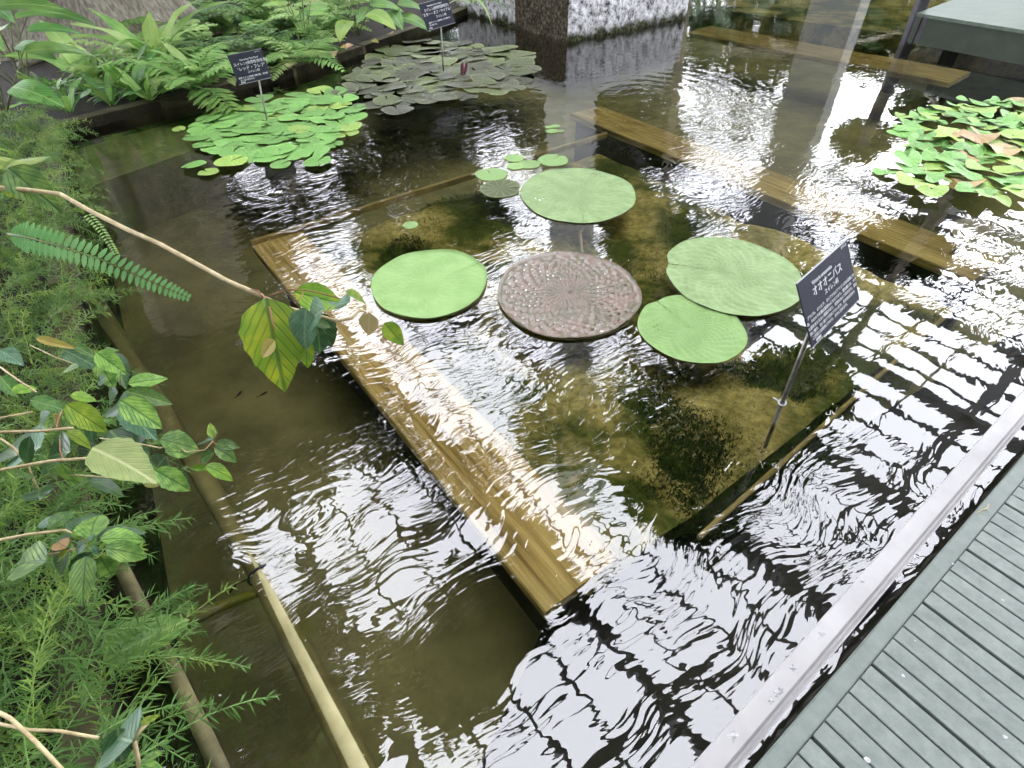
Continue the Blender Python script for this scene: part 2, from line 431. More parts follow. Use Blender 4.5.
# leaf blade running along +x from 0 to L
def blade(mb, L, Wd, M4=None, n=9, prof='ovate', fold=.18, curl=.25, serr=0.0, wave=0.0, twist=0.0, seed=0, cols=(-1, -.5, 0, .5, 1)):
    rr = random.Random(seed); vs_, uv, fs = [], [], []
    for i in range(n + 1):
        t = i / n
        if prof == 'ovate': w = math.sin(math.pi * min(1, t ** .72)) ** .85 * (1 - .15 * t)
        elif prof == 'lance': w = math.sin(math.pi * t ** .85) ** .8
        elif prof == 'strap': w = (min(1, t * 6) ** .5) * (1 - max(0, (t - .55) / .45) ** 1.8)
        elif prof == 'broad': w = math.sin(math.pi * t ** .62) ** .7
        else: w = (1 - t) ** .7 * min(1, t * 8) ** .5
        w = max(w, .02)
        a = -curl * t * 1.2
        x = L * (math.sin(curl * t * 1.2) / (curl * 1.2) if curl else t); z = -L * curl * .6 * t * t
        for c in cols:
            ww = w * Wd / 2
            if serr and abs(c) > .9: ww *= 1 - serr * (i % 2)
            y = c * ww
            zz = z + abs(c) * ww * fold + wave * Wd * math.sin(t * 14 + c * 2 + seed) * abs(c) * .5
            tw = twist * t
            vs_.append((x, y * math.cos(tw) - (zz - z) * math.sin(tw), z + y * math.sin(tw) + (zz - z) * math.cos(tw))); uv.append((t, c * w * .5 + .5))
    k = len(cols)
    for i in range(n):
        for j in range(k - 1):
            fs.append((i * k + j, (i + 1) * k + j, (i + 1) * k + j + 1, i * k + j + 1))
    if M4 is not None: vs_ = [M4 @ Vector(p) for p in vs_]
    mb.add(vs_, fs, uv)


def frame(o, d, up):
    d = Vector(d).normalized(); up = Vector(up); y = up.cross(d)
    if y.length < 1e-4: y = Vector((0, 1, 0)).cross(d)
    y.normalize(); z = d.cross(y); o = Vector(o)
    return Matrix(((d.x, y.x, z.x, o.x), (d.y, y.y, z.y, o.y), (d.z, y.z, z.z, o.z), (0, 0, 0, 1)))


# ------------------------------------------------------------------ the setting
BACK = [Vector((-3.66, 4.8, 0)), G(163, 110), G(296, 77), G(365, 54), G(440, 27), G(478, 10), G(430, -8)]
LEFT = [Vector((-.2, -.75, 0)), Vector((-1.25, .83, 0)), Vector((-2.19, 2.42, 0)), Vector((-3.66, 4.8, 0))]

mb = MB(); mb.box((2, 7, -.62), Vector((14, 0, 0)), Vector((0, 12, 0)), Vector((0, 0, .05)))
struct(build('floor', mb, M['mud']))

# banks of soil, each a slab whose front face is the pond wall
def bankpoly(line, off):
    return [(p.x, p.y) for p in line] + off
mb = MB(); mb.prism(bankpoly(LEFT, [(-9, 4.8), (-9, -.75)]), -.6, .06)
struct(build('trim_1', mb, M['soil']))
mb = MB(); mb.prism(bankpoly(BACK, [(-3, 22), (-16, 22), (-16, 4.8)]), -.6, .08)
struct(build('trim_2', mb, M['soil']))
# kerbs at the water's edge
def kerb(name, line, w, z0, z1, side):
    mb = MB()
    for a, b in zip(line[:-1], line[1:]):
        d = (b - a).normalized(); nn = Vector((-d.y, d.x, 0)) * side
        e = d * .02
        q = [a - e, b + e, b + e + nn * w, a - e + nn * w]
        mb.prism([(p.x, p.y) for p in q], z0, z1)
    return struct(build(name, mb, M['kerb']))
kerb('trim_3', BACK, .12, -.5, .085, 1)
kerb('trim_4', LEFT, .10, -.5, .10, 1)

# dark liner floor on the boardwalk side of the bed
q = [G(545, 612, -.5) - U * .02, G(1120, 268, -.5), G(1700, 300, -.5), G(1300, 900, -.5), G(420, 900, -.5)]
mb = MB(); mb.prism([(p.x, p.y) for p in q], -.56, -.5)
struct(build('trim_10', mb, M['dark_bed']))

# submerged ledge along the far left wall
a, b, c, d = G(80, 190, -.12), G(330, 102, -.12), G(296, 80, -.12), G(70, 146, -.12)
mb = MB(); mb.prism([(p.x, p.y) for p in (a, b, c, d)], -.58, -.12)
struct(build('trim_5', mb, M['ledge']))

# the water
mb = MB(); mb.add([(-9, -2, 0), (14, -2, 0), (14, 19, 0), (-9, 19, 0)], [(0, 1, 2, 3)])
wt = build('pond_water', mb, M['water'])
tag(wt, 'clear rippled pond water reflecting the glass roof above', 'water', kind='stuff')

# ------------------------------------------------------------------ sunken planting bed: planks, boards, floor
ZP = -.05
def bar_between(name, pa, pb, w, t, mat, label, cat, group=None, shift=0.0):
    d = (pb - pa).normalized(); sd = Vector((d.y, -d.x, 0))
    mb = MB(); mb.beam(pa + sd * shift, pb + sd * shift, w, t, bev=.006)
    o = build(name, mb, mat); tag(o, label, cat, group); return o
A0, A1 = G(252, 246, ZP), G(545, 613, ZP)
PW = .31
sd = Vector((V.x, V.y, 0))
bar_between('sunken_plank', A0 + sd * PW / 2, A1 + sd * PW / 2, PW, .05, M['plank'], 'wide golden sunken plank running from the left middle to the lower centre', 'plank')
B0, B1 = G(570, 114, ZP), G(977, 279, ZP)
bar_between('sunken_plank', B0 + sd * .19, B1 + sd * .16, .36, .05, M['plank_old'], 'sunken plank behind the round pads, carrying a grey slab at its end', 'plank')
C0, C1 = G(684, 32, ZP), G(948, 82, ZP)
bar_between('sunken_plank', C0 + sd * .28, C1 + sd * .28, .56, .05, M['plank_old'], 'farthest sunken plank, running from the stone block toward the green platform', 'plank')
# bed floor (soil held between the planks), lumpy
def bed_floor():
    mb = MB(); nu, nv = 70, 76
    o = A1 + sd * .08; Lu = (A0 - A1).length; Lv = 2.72
    vs_ = []
    for i in range(nu + 1):
        for j in range(nv + 1):
            p = o + U * (Lu * i / nu) + V * (Lv * j / nv)
            h = mnoise.noise(Vector((p.x * 2.3, p.y * 2.3, 0))) * .05 + mnoise.noise(Vector((p.x * 7, p.y * 7, 3))) * .018
            vs_.append((p.x, p.y, -.17 + h))
    fs = [(i * (nv + 1) + j, (i + 1) * (nv + 1) + j, (i + 1) * (nv + 1) + j + 1, i * (nv + 1) + j + 1) for i in range(nu) for j in range(nv)]
    mb.add(vs_, fs); return mb
bf = build('trim_6', bed_floor(), M['bed'], smooth=True); struct(bf)
# side walls of the bed under the planks, inset so that the planks overhang
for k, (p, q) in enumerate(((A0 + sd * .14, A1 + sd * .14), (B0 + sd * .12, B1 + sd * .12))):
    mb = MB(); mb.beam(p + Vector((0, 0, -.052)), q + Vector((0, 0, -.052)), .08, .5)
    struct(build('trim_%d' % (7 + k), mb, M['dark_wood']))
E1 = A0 + V * 2.9; F1 = A1 + V * 2.95
o = bar_between('back_board', A0 + Vector((0, 0, .03)) + U * .015, E1 + Vector((0, 0, .03)) + U * .015, .022, .045, M['board'], 'thin upright board closing the far side of the sunken bed', 'board')
o = bar_between('front_board', G(700, 535, -.06), G(958, 304, -.06), .016, .03, M['board'], 'thin yellow upright board closing the bed on the boardwalk side', 'board')
# far floor beyond the second plank: mossy raised ground
mb = MB()
q = [G(690, 6, -.2), G(940, 40, -.2), G(1100, 60, -.2), G(1100, -40, -.2), G(700, -30, -.2)]
mb.prism([(p.x, p.y) for p in q], -.5, -.2)
struct(build('trim_9', mb, M['bed']))
# grey slab on the plank
q = [G(948, 226, -.02), G(958, 219, -.02), G(996, 218, -.02), G(994, 236, -.02), G(976, 252, -.02), G(952, 249, -.02), G(956, 240, -.02)]
mb = MB(); mb.prism([(p.x, p.y) for p in q], -.05, -.02)  # thin flat grey shape over the plank end
tag(build('grey_piece', mb, M['piece']), 'flat grey slab lying on the end of the sunken plank', 'piece')

# waterweed tufts
def weed(px, py, rad, n, z=-.16):
    c = G(px, py, z); mb = MB()
    for k in range(n):
        a = R.random() * 6.283; r_ = rad * math.sqrt(R.random())
        p = c + Vector((math.cos(a) * r_, math.sin(a) * r_, -.03))
        d = Vector((R.gauss(0, .6), R.gauss(0, .6), R.uniform(.25, .9)))
        blade(mb, R.uniform(.018, .04), R.uniform(.003, .006), frame(p, d, (R.gauss(0, .4), R.gauss(0, .4), 1)), n=3, prof='lance', cols=(-1, 0, 1))
    return mb
wd = [(655, 270, .34, 1800), (885, 300, .0, 0), (905, 330, .30, 900), (735, 425, .40, 3400), (690, 480, .24, 1500), (775, 395, .28, 1600), (850, 350, .3, 1500), (800, 420, .2, 800),
      (470, 215, .38, 1600), (420, 250, .26, 900), (700, 195, .3, 1000), (640, 330, .2, 300), (400, 320, .2, 250), (610, 400, .22, 300)]
mb = MB()
for (px, py, rad, n) in wd:
    if n:
        w_ = weed(px, py, rad, int(n * 2.6)); mb.add(w_.v, w_.f, w_.uv)
tag(build('waterweed', mb, M['weed']), 'dark green waterweed growing on the floor of the sunken bed', 'waterweed', kind='stuff')

# ------------------------------------------------------------------ pipes on the left
def pts_line(pa, pb, n): return [pa.lerp(pb, i / n) for i in range(n + 1)]
t = thing('plastic_pipe', 'long yellowed plastic pipe lying in the water along the bank', 'pipe', G(225, 515, -.04))
mb = MB(); mb.tube([G(88, 288, -.05), G(166, 416, -.045), G(205, 480, -.04), G(262, 575, -.035), G(360, 768, -.03), G(398, 845, -.03)], .036, 20)
build('tube', mb, M['pipe'], t, True)
mb = MB(); c0 = G(262, 575, -.037); dd = (G(360, 768, -.03) - c0).normalized(); sdd = dd.cross(Vector((0, 0, 1))).normalized()
ring = [c0 + .041 * (math.cos(a_) * sdd + math.sin(a_) * Vector((0, 0, 1))) for a_ in [k * math.pi / 12 for k in range(25)]]
mb.tube(ring, .0045, 8)
mb.tube([c0 + sdd * .036 + Vector((0, 0, .018)), c0 + sdd * .07 + Vector((0, 0, .03)), c0 + sdd * .1 + dd * .01 + Vector((0, 0, .02))], .003, 6)
build('cable_tie', mb, M['black'], t, True)
o = MB(); o.tube([G(120, 565, .03), G(133, 591, .03), G(172, 668, .03), G(208, 743, .03), G(234, 800, .03)], .02, 16)
tag(build('edge_pipe', o, M['pipe_old'], smooth=True), 'short mossy pipe half hidden under the fern at the bank edge', 'pipe')
mb = MB(); mb.tube([G(176, 632, -.03), G(212, 610, -.035), G(258, 592, -.04)], [.014, .016, .015], 12)
tag(build('bamboo_stick', mb, simple('yellow_green_bamboo', lin(120, 124, 30), lin(164, 160, 50), 14, .5), smooth=True), 'yellow green stick lying across the water beside the pipe', 'stick')

# ------------------------------------------------------------------ giant pads
def giant_pad(c, rx, notch, nw, rim, mat, seed, ripple=.004, lobes=0.0):
    """round quilted leaf with a slit, edge turned up by rim"""
    rr = random.Random(seed); NR, NA = 34, 150; mb = MB(); vs_, uv = [], []
    ph = [rr.random() * 6 for _ in range(6)]
    for i in range(NR + 1):
        for j in range(NA + 1):
            t = j / NA; a = notch + nw + (2 * math.pi - 2 * nw) * t
            s = i / NR
            # slit: edges run almost parallel to the centre line
            edge = 1 + .012 * math.sin(3 * a + ph[0]) + .008 * math.sin(7 * a + ph[1])
            da = min(t, 1 - t) * 2 * math.pi
            edge *= 1 - lobes * math.exp(-(da / .16) ** 2)
            r_ = rx * edge * s
            q = math.sin(s * 46 + 1.3 * math.sin(a * 5 + ph[2])) * math.cos(a * 26 + 2.1 * math.sin(s * 9 + ph[3])) * ripple * min(1, s * 3) * (1 if s < .93 else 0)
            q += mnoise.noise(Vector((r_ * math.cos(a) * 9, r_ * math.sin(a) * 9, seed))) * .004
            z = .004 + q * (1 if rim < .01 else .8) + rim * max(0, (s - .955) / .045) ** 1.5
            vs_.append((r_ * math.cos(a), r_ * math.sin(a), z)); uv.append((s, t))
    fs = [(i * (NA + 1) + j, (i + 1) * (NA + 1) + j, (i + 1) * (NA + 1) + j + 1, i * (NA + 1) + j + 1) for i in range(NR) for j in range(NA)]
    mb.add(vs_, fs, uv)
    return mb
def ang(c, px, py):
    p = G(px, py) - c; return math.atan2(p.y, p.x)
def pad_thing(px, py, rx, npx, nw, rim, mat, label, seed, z=0.0, ripple=.004, sy=1.0, lobes=0.0, underrim=True):
    c = G(px, py); t = thing('giant_lily_pad', label, 'water lily pad', (c.x, c.y, z))
    mb = giant_pad(c, rx, ang(c, *npx), nw, rim, mat, seed, ripple, lobes)
    T = Matrix.Translation((c.x, c.y, z)) @ Matrix.Diagonal((1, sy, 1, 1))
    put('leaf_blade', mb.mesh('leaf_blade', M[mat], True), t, T)
    # thin darker rim wall under the edge
    r2 = MB(); NA = 150; nt = ang(c, *npx)
    a_ = [nt + nw * 1.3 + (2 * math.pi - 2.6 * nw) * j / NA for j in range(NA + 1)]
    vs_ = [(rx * .985 * math.cos(q), rx * .985 * math.sin(q), zz) for zz in (.004, -.003) for q in a_]
    r2.add(vs_, [(j, j + 1, NA + 2 + j, NA + 1 + j) for j in range(NA)])
    put('rim', r2.mesh('rim', M['rim'], True), t, T)
    return t, c
t1, c1 = pad_thing(577.5, 194, .375, (584, 222), .006, .003, 'vic', 'big round green lily pad at the back with a slit toward the viewer', 1, sy=1.1)
mb = MB(); mb.tube([c1 + Vector((.02, -.38, -.02)), G(580, 232, -.05), G(583, 256, -.09), G(588, 300, -.15)], [.008, .009, .009, .009], 10); build('stem', mb, M['stem'], t1, True)
t2, _ = pad_thing(430, 283, .30, (487, 262), .006, .012, 'vic2', 'smooth bright green round pad nearest the hanging branch', 2, ripple=.0015, sy=1.08)
t3, _ = pad_thing(568, 293, .36, (582, 250), .005, .012, 'vic_brown', 'brownish red quilted round pad in the centre', 3, ripple=.0075, sy=1.07)
t4, _ = pad_thing(731, 275, .345, (664, 266), .01, .003, 'vic', 'largest green round pad directly left of the black sign', 4, z=.008, sy=1.1, lobes=.07)
t5, _ = pad_thing(691, 328, .245, (655, 302), .01, .003, 'vic2', 'green round pad tucked under the edge of the pad left of the sign', 5, sy=1.06, lobes=.05)

# ------------------------------------------------------------------ small pads
def small_pad_mesh(name, seed, notch=.12, cup=.03, wav=.03, lobe=0.0, elong=1.0):
    rr = random.Random(seed); mb = MB(); NR, NA = 5, 34; vs_, uv = [], []; p1, p2 = rr.random() * 6, rr.random() * 6
    for i in range(NR + 1):
        for j in range(NA + 1):
            t = j / NA; a = notch + (2 * math.pi - 2 * notch) * t; s = i / NR
            e = 1 + .03 * math.sin(2 * a + p1) + .02 * math.sin(5 * a + p2)
            da = min(t, 1 - t) * 2 * math.pi
            e *= 1 - .12 * math.exp(-(da / .12) ** 2) + lobe * math.exp(-((da - .45) / .3) ** 2)
            r_ = s * e
            x, y = r_ * math.cos(a) * elong, r_ * math.sin(a)
            z = cup * s * s * math.sin(3 * a + p2) * .6 + wav * s * math.sin(2 * a + p1)
            vs_.append((x, y, z)); uv.append((s, t))
    fs = [(i * (NA + 1) + j, (i + 1) * (NA + 1) + j, (i + 1) * (NA + 1) + j + 1, i * (NA + 1) + j + 1) for i in range(NR) for j in range(NA)]
    mb.add(vs_, fs, uv); return mb
def pad_set(tagname, mat, n, **k): return [small_pad_mesh('lily_pad', 100 + i, **k).mesh('lily_pad_' + tagname, M[mat], True) for i in range(n)]
P_flat = pad_set('green', 'vic2', 3, notch=.05, cup=.0, wav=.01)
P_g = pad_set('clump', 'lily', 4, notch=.14); P_y = pad_set('yellow', 'lily_y', 2, notch=.14)
P_m = pad_set('mottled', 'lily_m', 4, notch=.1, cup=.05); P_mg = pad_set('mottledgreen', 'lily_mg', 3, notch=.1, cup=.05)
P_r = pad_set('heart', 'lily', 4, notch=.42, cup=.12, wav=.1, lobe=.12, elong=1.15); P_ry = pad_set('heartyellow', 'lily_y', 2, notch=.42, cup=.12, wav=.1, lobe=.12, elong=1.15)
P_pink = pad_set('dry', 'lily_p', 1, notch=.3, cup=.2, wav=.15)

def size_at(px, py, wpx):  # metres for a width in photo points on the water
    return (G(px + wpx / 2, py) - G(px - wpx / 2, py)).length
small = [(491.5, 174, 31, 'small flat green pad, leftmost of those beside the big back pad', 0), (500.5, 188, 41, 'olive green pad just below the leftmost small pad', 1),
         (553, 160, 30, 'small bright pad touching the top of the big back pad', 2), (529, 164, 22, 'little pad in the middle of the small cluster behind the big pad', 0),
         (514, 158, 19, 'little pad at the upper left of the small cluster', 1), (515, 166, 17, 'narrow pale pad below the upper left little pad', 2),
         (410.5, 225, 15, 'tiny lone round pad above the smooth left pad', 0)]
for k, (px, py, w, lab, v) in enumerate(small):
    p = G(px, py, .006); s = size_at(px, py, w) / 2
    o = put('small_lily_pad', P_flat[v], None, Matrix.Translation(p) @ Matrix.Rotation(R.random() * 6.28, 4, 'Z') @ Matrix.Diagonal((s, s * 1.05, s * .6, 1)))
    tag(o, lab, 'water lily pad')
    if k == 1: o.data = small_pad_mesh('x', 104, notch=.05, cup=0, wav=.01).mesh('lily_pad_olive', M['lily_mg'], True)
for k, (px, py, w) in enumerate([(549, 127, 8), (556, 126, 9), (552, 131, 12), (561, 131, 7)]):
    p = G(px, py, .004); s = size_at(px, py, w) / 2
    o = put('tiny_lily_pad', P_flat[k % 3], None, Matrix.Translation(p) @ Matrix.Diagonal((s, s, s * .5, 1)))
    tag(o, ['tiny floating pad at the left of the little cluster behind the big back pad', 'tiny floating pad at the top of the little cluster behind the big back pad', 'widest of the tiny floating pads behind the big back pad', 'tiny floating pad at the right of the little cluster behind the big back pad'][k], 'water lily pad', 'tiny pads near the pillar reflection')

def inside(p, poly):
    c = False; n = len(poly)
    for i in range(n):
        (x1, y1), (x2, y2) = poly[i], poly[(i + 1) % n]
        if (y1 > p[1]) != (y2 > p[1]) and p[0] < (x2 - x1) * (p[1] - y1) / (y2 - y1) + x1: c = not c
    return c
def clump(name, label, polypx, n, rmin, rmax, pick, sep, extra=(), tilt=.06, layer=.02):
    poly = [(G(*p).x, G(*p).y) for p in polypx]; xs = [p[0] for p in poly]; ys = [p[1] for p in poly]
    cx, cy = sum(xs) / len(xs), sum(ys) / len(ys)
    t = thing(name, label, 'water lily', (cx, cy, 0))
    pts = []; tries = 0
    for (px, py, w) in extra:
        q = G(px, py); pts.append((q.x, q.y, size_at(px, py, w) / 2, True))
    while len(pts) < n and tries < 30000:
        tries += 1
        x, y = R.uniform(min(xs), max(xs)), R.uniform(min(ys), max(ys))
        r_ = R.uniform(rmin, rmax)
        if not inside((x, y), poly): continue
        if any((x - a) ** 2 + (y - b) ** 2 < (sep * (r_ + c)) ** 2 for a, b, c, _ in pts): continue
        pts.append((x, y, r_, False))
    for k, (x, y, r_, ex) in enumerate(pts):
        me = pick(k, x, y, ex)
        z = .006 + layer * R.random()
        mt = Matrix.Translation((x, y, z)) @ Matrix.Rotation(R.gauss(0, tilt), 4, 'X') @ Matrix.Rotation(R.gauss(0, tilt), 4, 'Y') @ Matrix.Rotation(R.random() * 6.283, 4, 'Z') @ Matrix.Diagonal((r_, r_, r_, 1))
        put('lily_pad', me, t, mt)
    return t
clump('green_water_lily', 'clump of bright green floating lily pads around the left slate sign', [(190, 128), (215, 118), (250, 108), (300, 98), (335, 92), (354, 108), (352, 132), (330, 150), (300, 158), (262, 160), (232, 158), (205, 148)],
      92, .085, .15, lambda k, x, y, ex: R.choice(P_y) if R.random() < .16 else R.choice(P_g), .56,
      extra=[(260, 100, 27), (297, 96, 22), (320, 92, 25), (195, 168, 24), (209, 174, 20), (180, 132, 12), (232, 164, 32), (281, 166, 20), (318, 164, 28), (345, 134, 28)], tilt=.05)
clump('mottled_water_lily', 'clump of mottled bronze green lily pads around the second slate sign', [(352, 80), (368, 66), (385, 50), (420, 42), (470, 44), (520, 56), (530, 70), (515, 90), (480, 98), (440, 100), (400, 104), (372, 100)],
      90, .11, .18, lambda k, x, y, ex: R.choice(P_mg) if R.random() < .42 else R.choice(P_m), .6,
      extra=[(398, 112, 32), (368, 106, 30), (345, 93, 26), (360, 86, 34), (370, 98, 12), (515, 58, 46), (502, 86, 34), (505, 71, 42), (500, 50, 36), (402, 53, 36), (390, 50, 30)], tilt=.05)
t = clump('heart_leaved_water_lily', 'clump of heart shaped light green floating leaves at the right edge', [(893, 150), (898, 128), (925, 112), (960, 104), (1000, 104), (1026, 106), (1032, 150), (1032, 204), (1010, 206), (975, 200), (940, 190), (912, 180), (896, 168)],
      98, .07, .125, lambda k, x, y, ex: P_pink[0] if R.random() < .03 else (R.choice(P_ry) if R.random() < .28 else R.choice(P_r)), .4,
      extra=[(884, 174, 20), (928, 197, 28), (902, 118, 15), (966, 105, 22), (940, 111, 26), (994, 106, 22), (1012, 107, 24), (905, 164, 26), (914, 184, 34), (990, 202, 34)], tilt=.1, layer=.05)
# flower bud in the mottled clump
c = G(463, 78); mb = MB()
for k in range(6):
    a_ = k * 1.047
    blade(mb, .13, .04, frame(c + Vector((math.cos(a_) * .012, math.sin(a_) * .012, .02)), (math.cos(a_) * .16 + .22, math.sin(a_) * .16 + .25, 1), (math.cos(a_), math.sin(a_), .1)), n=5, prof='lance', fold=.5, curl=-.1)
tag(build('lily_bud', mb, M['bud'], smooth=True), 'dark pink pointed lily bud rising from the mottled pads', 'flower bud')

# ------------------------------------------------------------------ slate signs
def text(parent, body, size, x, y, F, mat, align='CENTER', name='lettering'):
    cu = bpy.data.curves.new(name, 'FONT'); cu.body = body; cu.size = size; cu.align_x = align; cu.align_y = 'CENTER'; cu.extrude = .0003
    cu.materials.append(mat)
    tmp = bpy.data.objects.new('tmp', cu); COL.objects.link(tmp)
    me = bpy.data.meshes.new_from_object(tmp.evaluated_get(bpy.context.evaluated_depsgraph_get())); bpy.data.objects.remove(tmp)
    me.name = 'lettering'; o = bpy.data.objects.new(name, me); COL.objects.link(o); o.parent = parent
    mw = F @ Matrix.Translation((x, y, .0012)); o.matrix_local = ABS[parent.name].inverted() @ mw; ABS[o.name] = mw
    return o
def slate_sign(base, q, label, lines, stake, knot=None):
    bx, by, bz, az, ti, ro, w, h = q
    a = Vector((math.cos(az), math.sin(az), 0)); n0 = Vector((math.sin(az), -math.cos(az), 0))
    up = math.cos(ti) * Vector((0, 0, 1)) - math.sin(ti) * n0
    a2 = math.cos(ro) * a + math.sin(ro) * up; u2 = -math.sin(ro) * a + math.cos(ro) * up; nn = a2.cross(u2)
    b = Vector((bx, by, bz)); ctr = b + u2 * h / 2
    F = Matrix(((a2.x, u2.x, nn.x, ctr.x), (a2.y, u2.y, nn.y, ctr.y), (a2.z, u2.z, nn.z, ctr.z), (0, 0, 0, 1)))
    t = thing('slate_sign', label, 'sign', (base.x, base.y, 0))
    mb = MB(); mb.beam((0, h / 2, 0), (0, -h / 2, 0), w, .004, up=Vector((0, 0, 1)), bev=.001)
    put('plate', mb.mesh('plate', M['sign']), t, F)
    e = MB()
    e.beam((-w / 2, -h / 2, .001), (w / 2, -h / 2, .001), .003, .006, bev=.0005); e.beam((-w / 2, h / 2, .001), (w / 2, h / 2, .001), .003, .006, bev=.0005)
    put('plate_edge', e.mesh('plate_edge', M['sign_edge']), t, F)
    for (body, size, x, y, al) in lines: text(t, body, size * h, x * w, y * h, F, M['white'], al)
    mb = MB(); top = F @ Vector((stake[0] * w, stake[1] * h, -.008)); bot = Vector((base.x, base.y, -.19))
    mb.tube([bot, bot.lerp(top, .5), top], stake[2], 10); build('stake', mb, M['stake'], t, True)
    if knot:
        k = MB(); p = bot.lerp(top, knot); d = (top - bot).normalized(); s1 = d.cross(Vector((0, 0, 1))).normalized(); s2 = s1.cross(d)
        k.tube([p + .013 * (math.cos(i * .5236) * s1 + math.sin(i * .5236) * s2) for i in range(13)], .003, 6)
        k.tube([p + s1 * .012, p + s1 * .035 + d * .004], .0025, 6)
        build('wire_knot', k, M['white'], t, True)
    return t
slate_sign(G(265, 122), (-2.053, 5.061, .315, .761, .22, .004, .284, .209), 'small slate name sign standing among the bright green lily pads', [
    ("Nymphaea 'Red Flare'", .085, .05, .27, 'CENTER'), ('スイレン(熱帯性夜咲き)', .125, .05, .14, 'CENTER'), ('‘レッド・フレア’', .15, .04, -.02, 'CENTER'),
    ('スイレン科', .10, .06, -.16, 'CENTER'), ('熱帯アメリカ原産の園芸種、夜開性', .075, 0, -.31, 'CENTER'), ('赤い花を咲かせる', .07, -.2, -.39, 'CENTER'), ('植物園', .06, -.42, -.46, 'LEFT'), ('スイレン', .06, .36, .44, 'CENTER')], (.12, -.45, .007))
slate_sign(G(443, 72), (-.638, 6.524, .405, .786, .376, .054, .373, .229), 'small slate name sign standing among the mottled lily pads', [
    ("Nymphaea 'Star of Siam'", .085, 0, .36, 'CENTER'), ('スイレン(熱帯性昼咲き)', .13, .02, .22, 'CENTER'), ('‘スター・オブ・サイアム’', .14, 0, .06, 'CENTER'),
    ('スイレン科', .12, .1, -.10, 'CENTER'), ('熱帯性スイレンの園芸種、昼に開花する', .07, 0, -.25, 'CENTER'), ('葉に斑が入る', .07, -.25, -.34, 'CENTER'), ('植物園', .06, -.42, -.44, 'LEFT')], (0, -.45, .008))
slate_sign(G(778, 418), (1.07, 1.469, .482, .754, .55, .019, .362, .216), 'large slate name sign on a leaning stake in the pond', [
    ('Victoria amazonica', .085, -.08, .335, 'CENTER'), ('オオオニバス', .165, 0, .2, 'CENTER'), ('スイレン科', .095, .04, .06, 'CENTER'),
    ('ブラジル、ボリビア、ガイアナなどアマゾン川の流域に分', .062, 0, -.07, 'CENTER'), ('布。その大きな葉は直径2mにもなります。葉の裏には、大き', .062, 0, -.15, 'CENTER'),
    ('な葉を支える太い葉脈があり、空気を含んで浮きます。花は', .062, 0, -.23, 'CENTER'), ('夜に開き、甘い香りで虫をさそいます。花の色は白から', .062, -.03, -.31, 'CENTER'),
    ('二日目には桃色にかわり、水中に沈みます。', .062, -.1, -.385, 'CENTER'), ('植物園', .055, -.42, -.455, 'LEFT'), ('スイレン', .05, .4, .455, 'CENTER')], (-.44, -.30, .008), .47)
ABS_END = None

# ------------------------------------------------------------------ rail and boardwalk at the right
ZR, ZD = .28, .35
ra, rb = G(689, 768, ZR), G(1024, 389, ZR)
rd = (rb - ra).normalized(); rs = Vector((rd.y, -rd.x, 0))
t = thing('metal_rail', 'flat galvanised metal beam between the pond and the boardwalk', 'rail', ra)
p0, p1 = ra - rd * .7, rb + rd * 2.6
RW = .046
mb = MB()
prof = [(0, -.004), (.003, 0), (RW - .004, 0), (RW, -.003), (RW + .001, -.012), (RW + .007, -.013), (RW + .012, -.005), (RW + .015, -.005), (RW + .016, -.05), (0, -.05)]
vs_ = [p + rs * x + Vector((0, 0, z)) for p in (p0, p1) for x, z in prof]; k = len(prof)
mb.add(vs_, [(i, k + i, k + (i + 1) % k, (i + 1) % k) for i in range(k)] + [tuple(range(k)), tuple(range(k, 2 * k))[::-1]])
build('beam', mb, M['galv'], t)
def scuff(px, py, r_, seed, n=9):
    rr = random.Random(seed); c = G(px, py, ZR + .0006); m_ = MB(); vs_ = [c + Vector((0, 0, .002))]
    for i in range(n * 2):
        a_ = i * math.pi / n; q = r_ * (1 if i % 2 else rr.uniform(.35, .7)) * rr.uniform(.7, 1.1)
        vs_.append(c + rd * math.cos(a_) * q * 1.2 + rs * math.sin(a_) * q)
    m_.add(vs_, [(0, 1 + i, 1 + (i + 1) % (2 * n)) for i in range(2 * n)]); build('scuff_mark', m_, M['scuff'], t)
for k, (px, py, r_) in enumerate([(733, 736, .014), (777, 693, .013), (781, 690, .008), (793, 668, .011), (822, 634, .014), (862, 581, .007), (771, 701, .009)]): scuff(px, py, r_, k, 4 + k % 3)
t = thing('boardwalk', 'sage green slatted boardwalk in the lower right corner', 'boardwalk', G(900, 680, ZD))
e0, e1 = G(754, 768, ZD), G(1015, 465, ZD)
ed = (e1 - e0).normalized(); es = Vector((ed.y, -ed.x, 0)); EW = .035
e0 = e0 - ed * .6; e1 = e1 + ed * 2.6
mb = MB(); mb.beam(e0 + es * EW / 2, e1 + es * EW / 2, EW, .03, bev=.003); build('edge_board', mb, M['deckedge'], t)
mb = MB(); mb.beam(e0 + es * .04 + Vector((0, 0, -.032)), e1 + es * .04 + Vector((0, 0, -.032)), .05, .2, bev=.003)
mb.beam(e0 + es * .9 + Vector((0, 0, -.032)), e1 + es * .9 + Vector((0, 0, -.032)), .05, .2, bev=.003); build('joist', mb, M['dark_wood'], t)
mb = MB(); mb.beam(e0 + es * .06 + Vector((0, 0, -.022)), e1 + es * .06 + Vector((0, 0, -.022)), .03, .006); build('ledger_strip', mb, M['stem'], t)
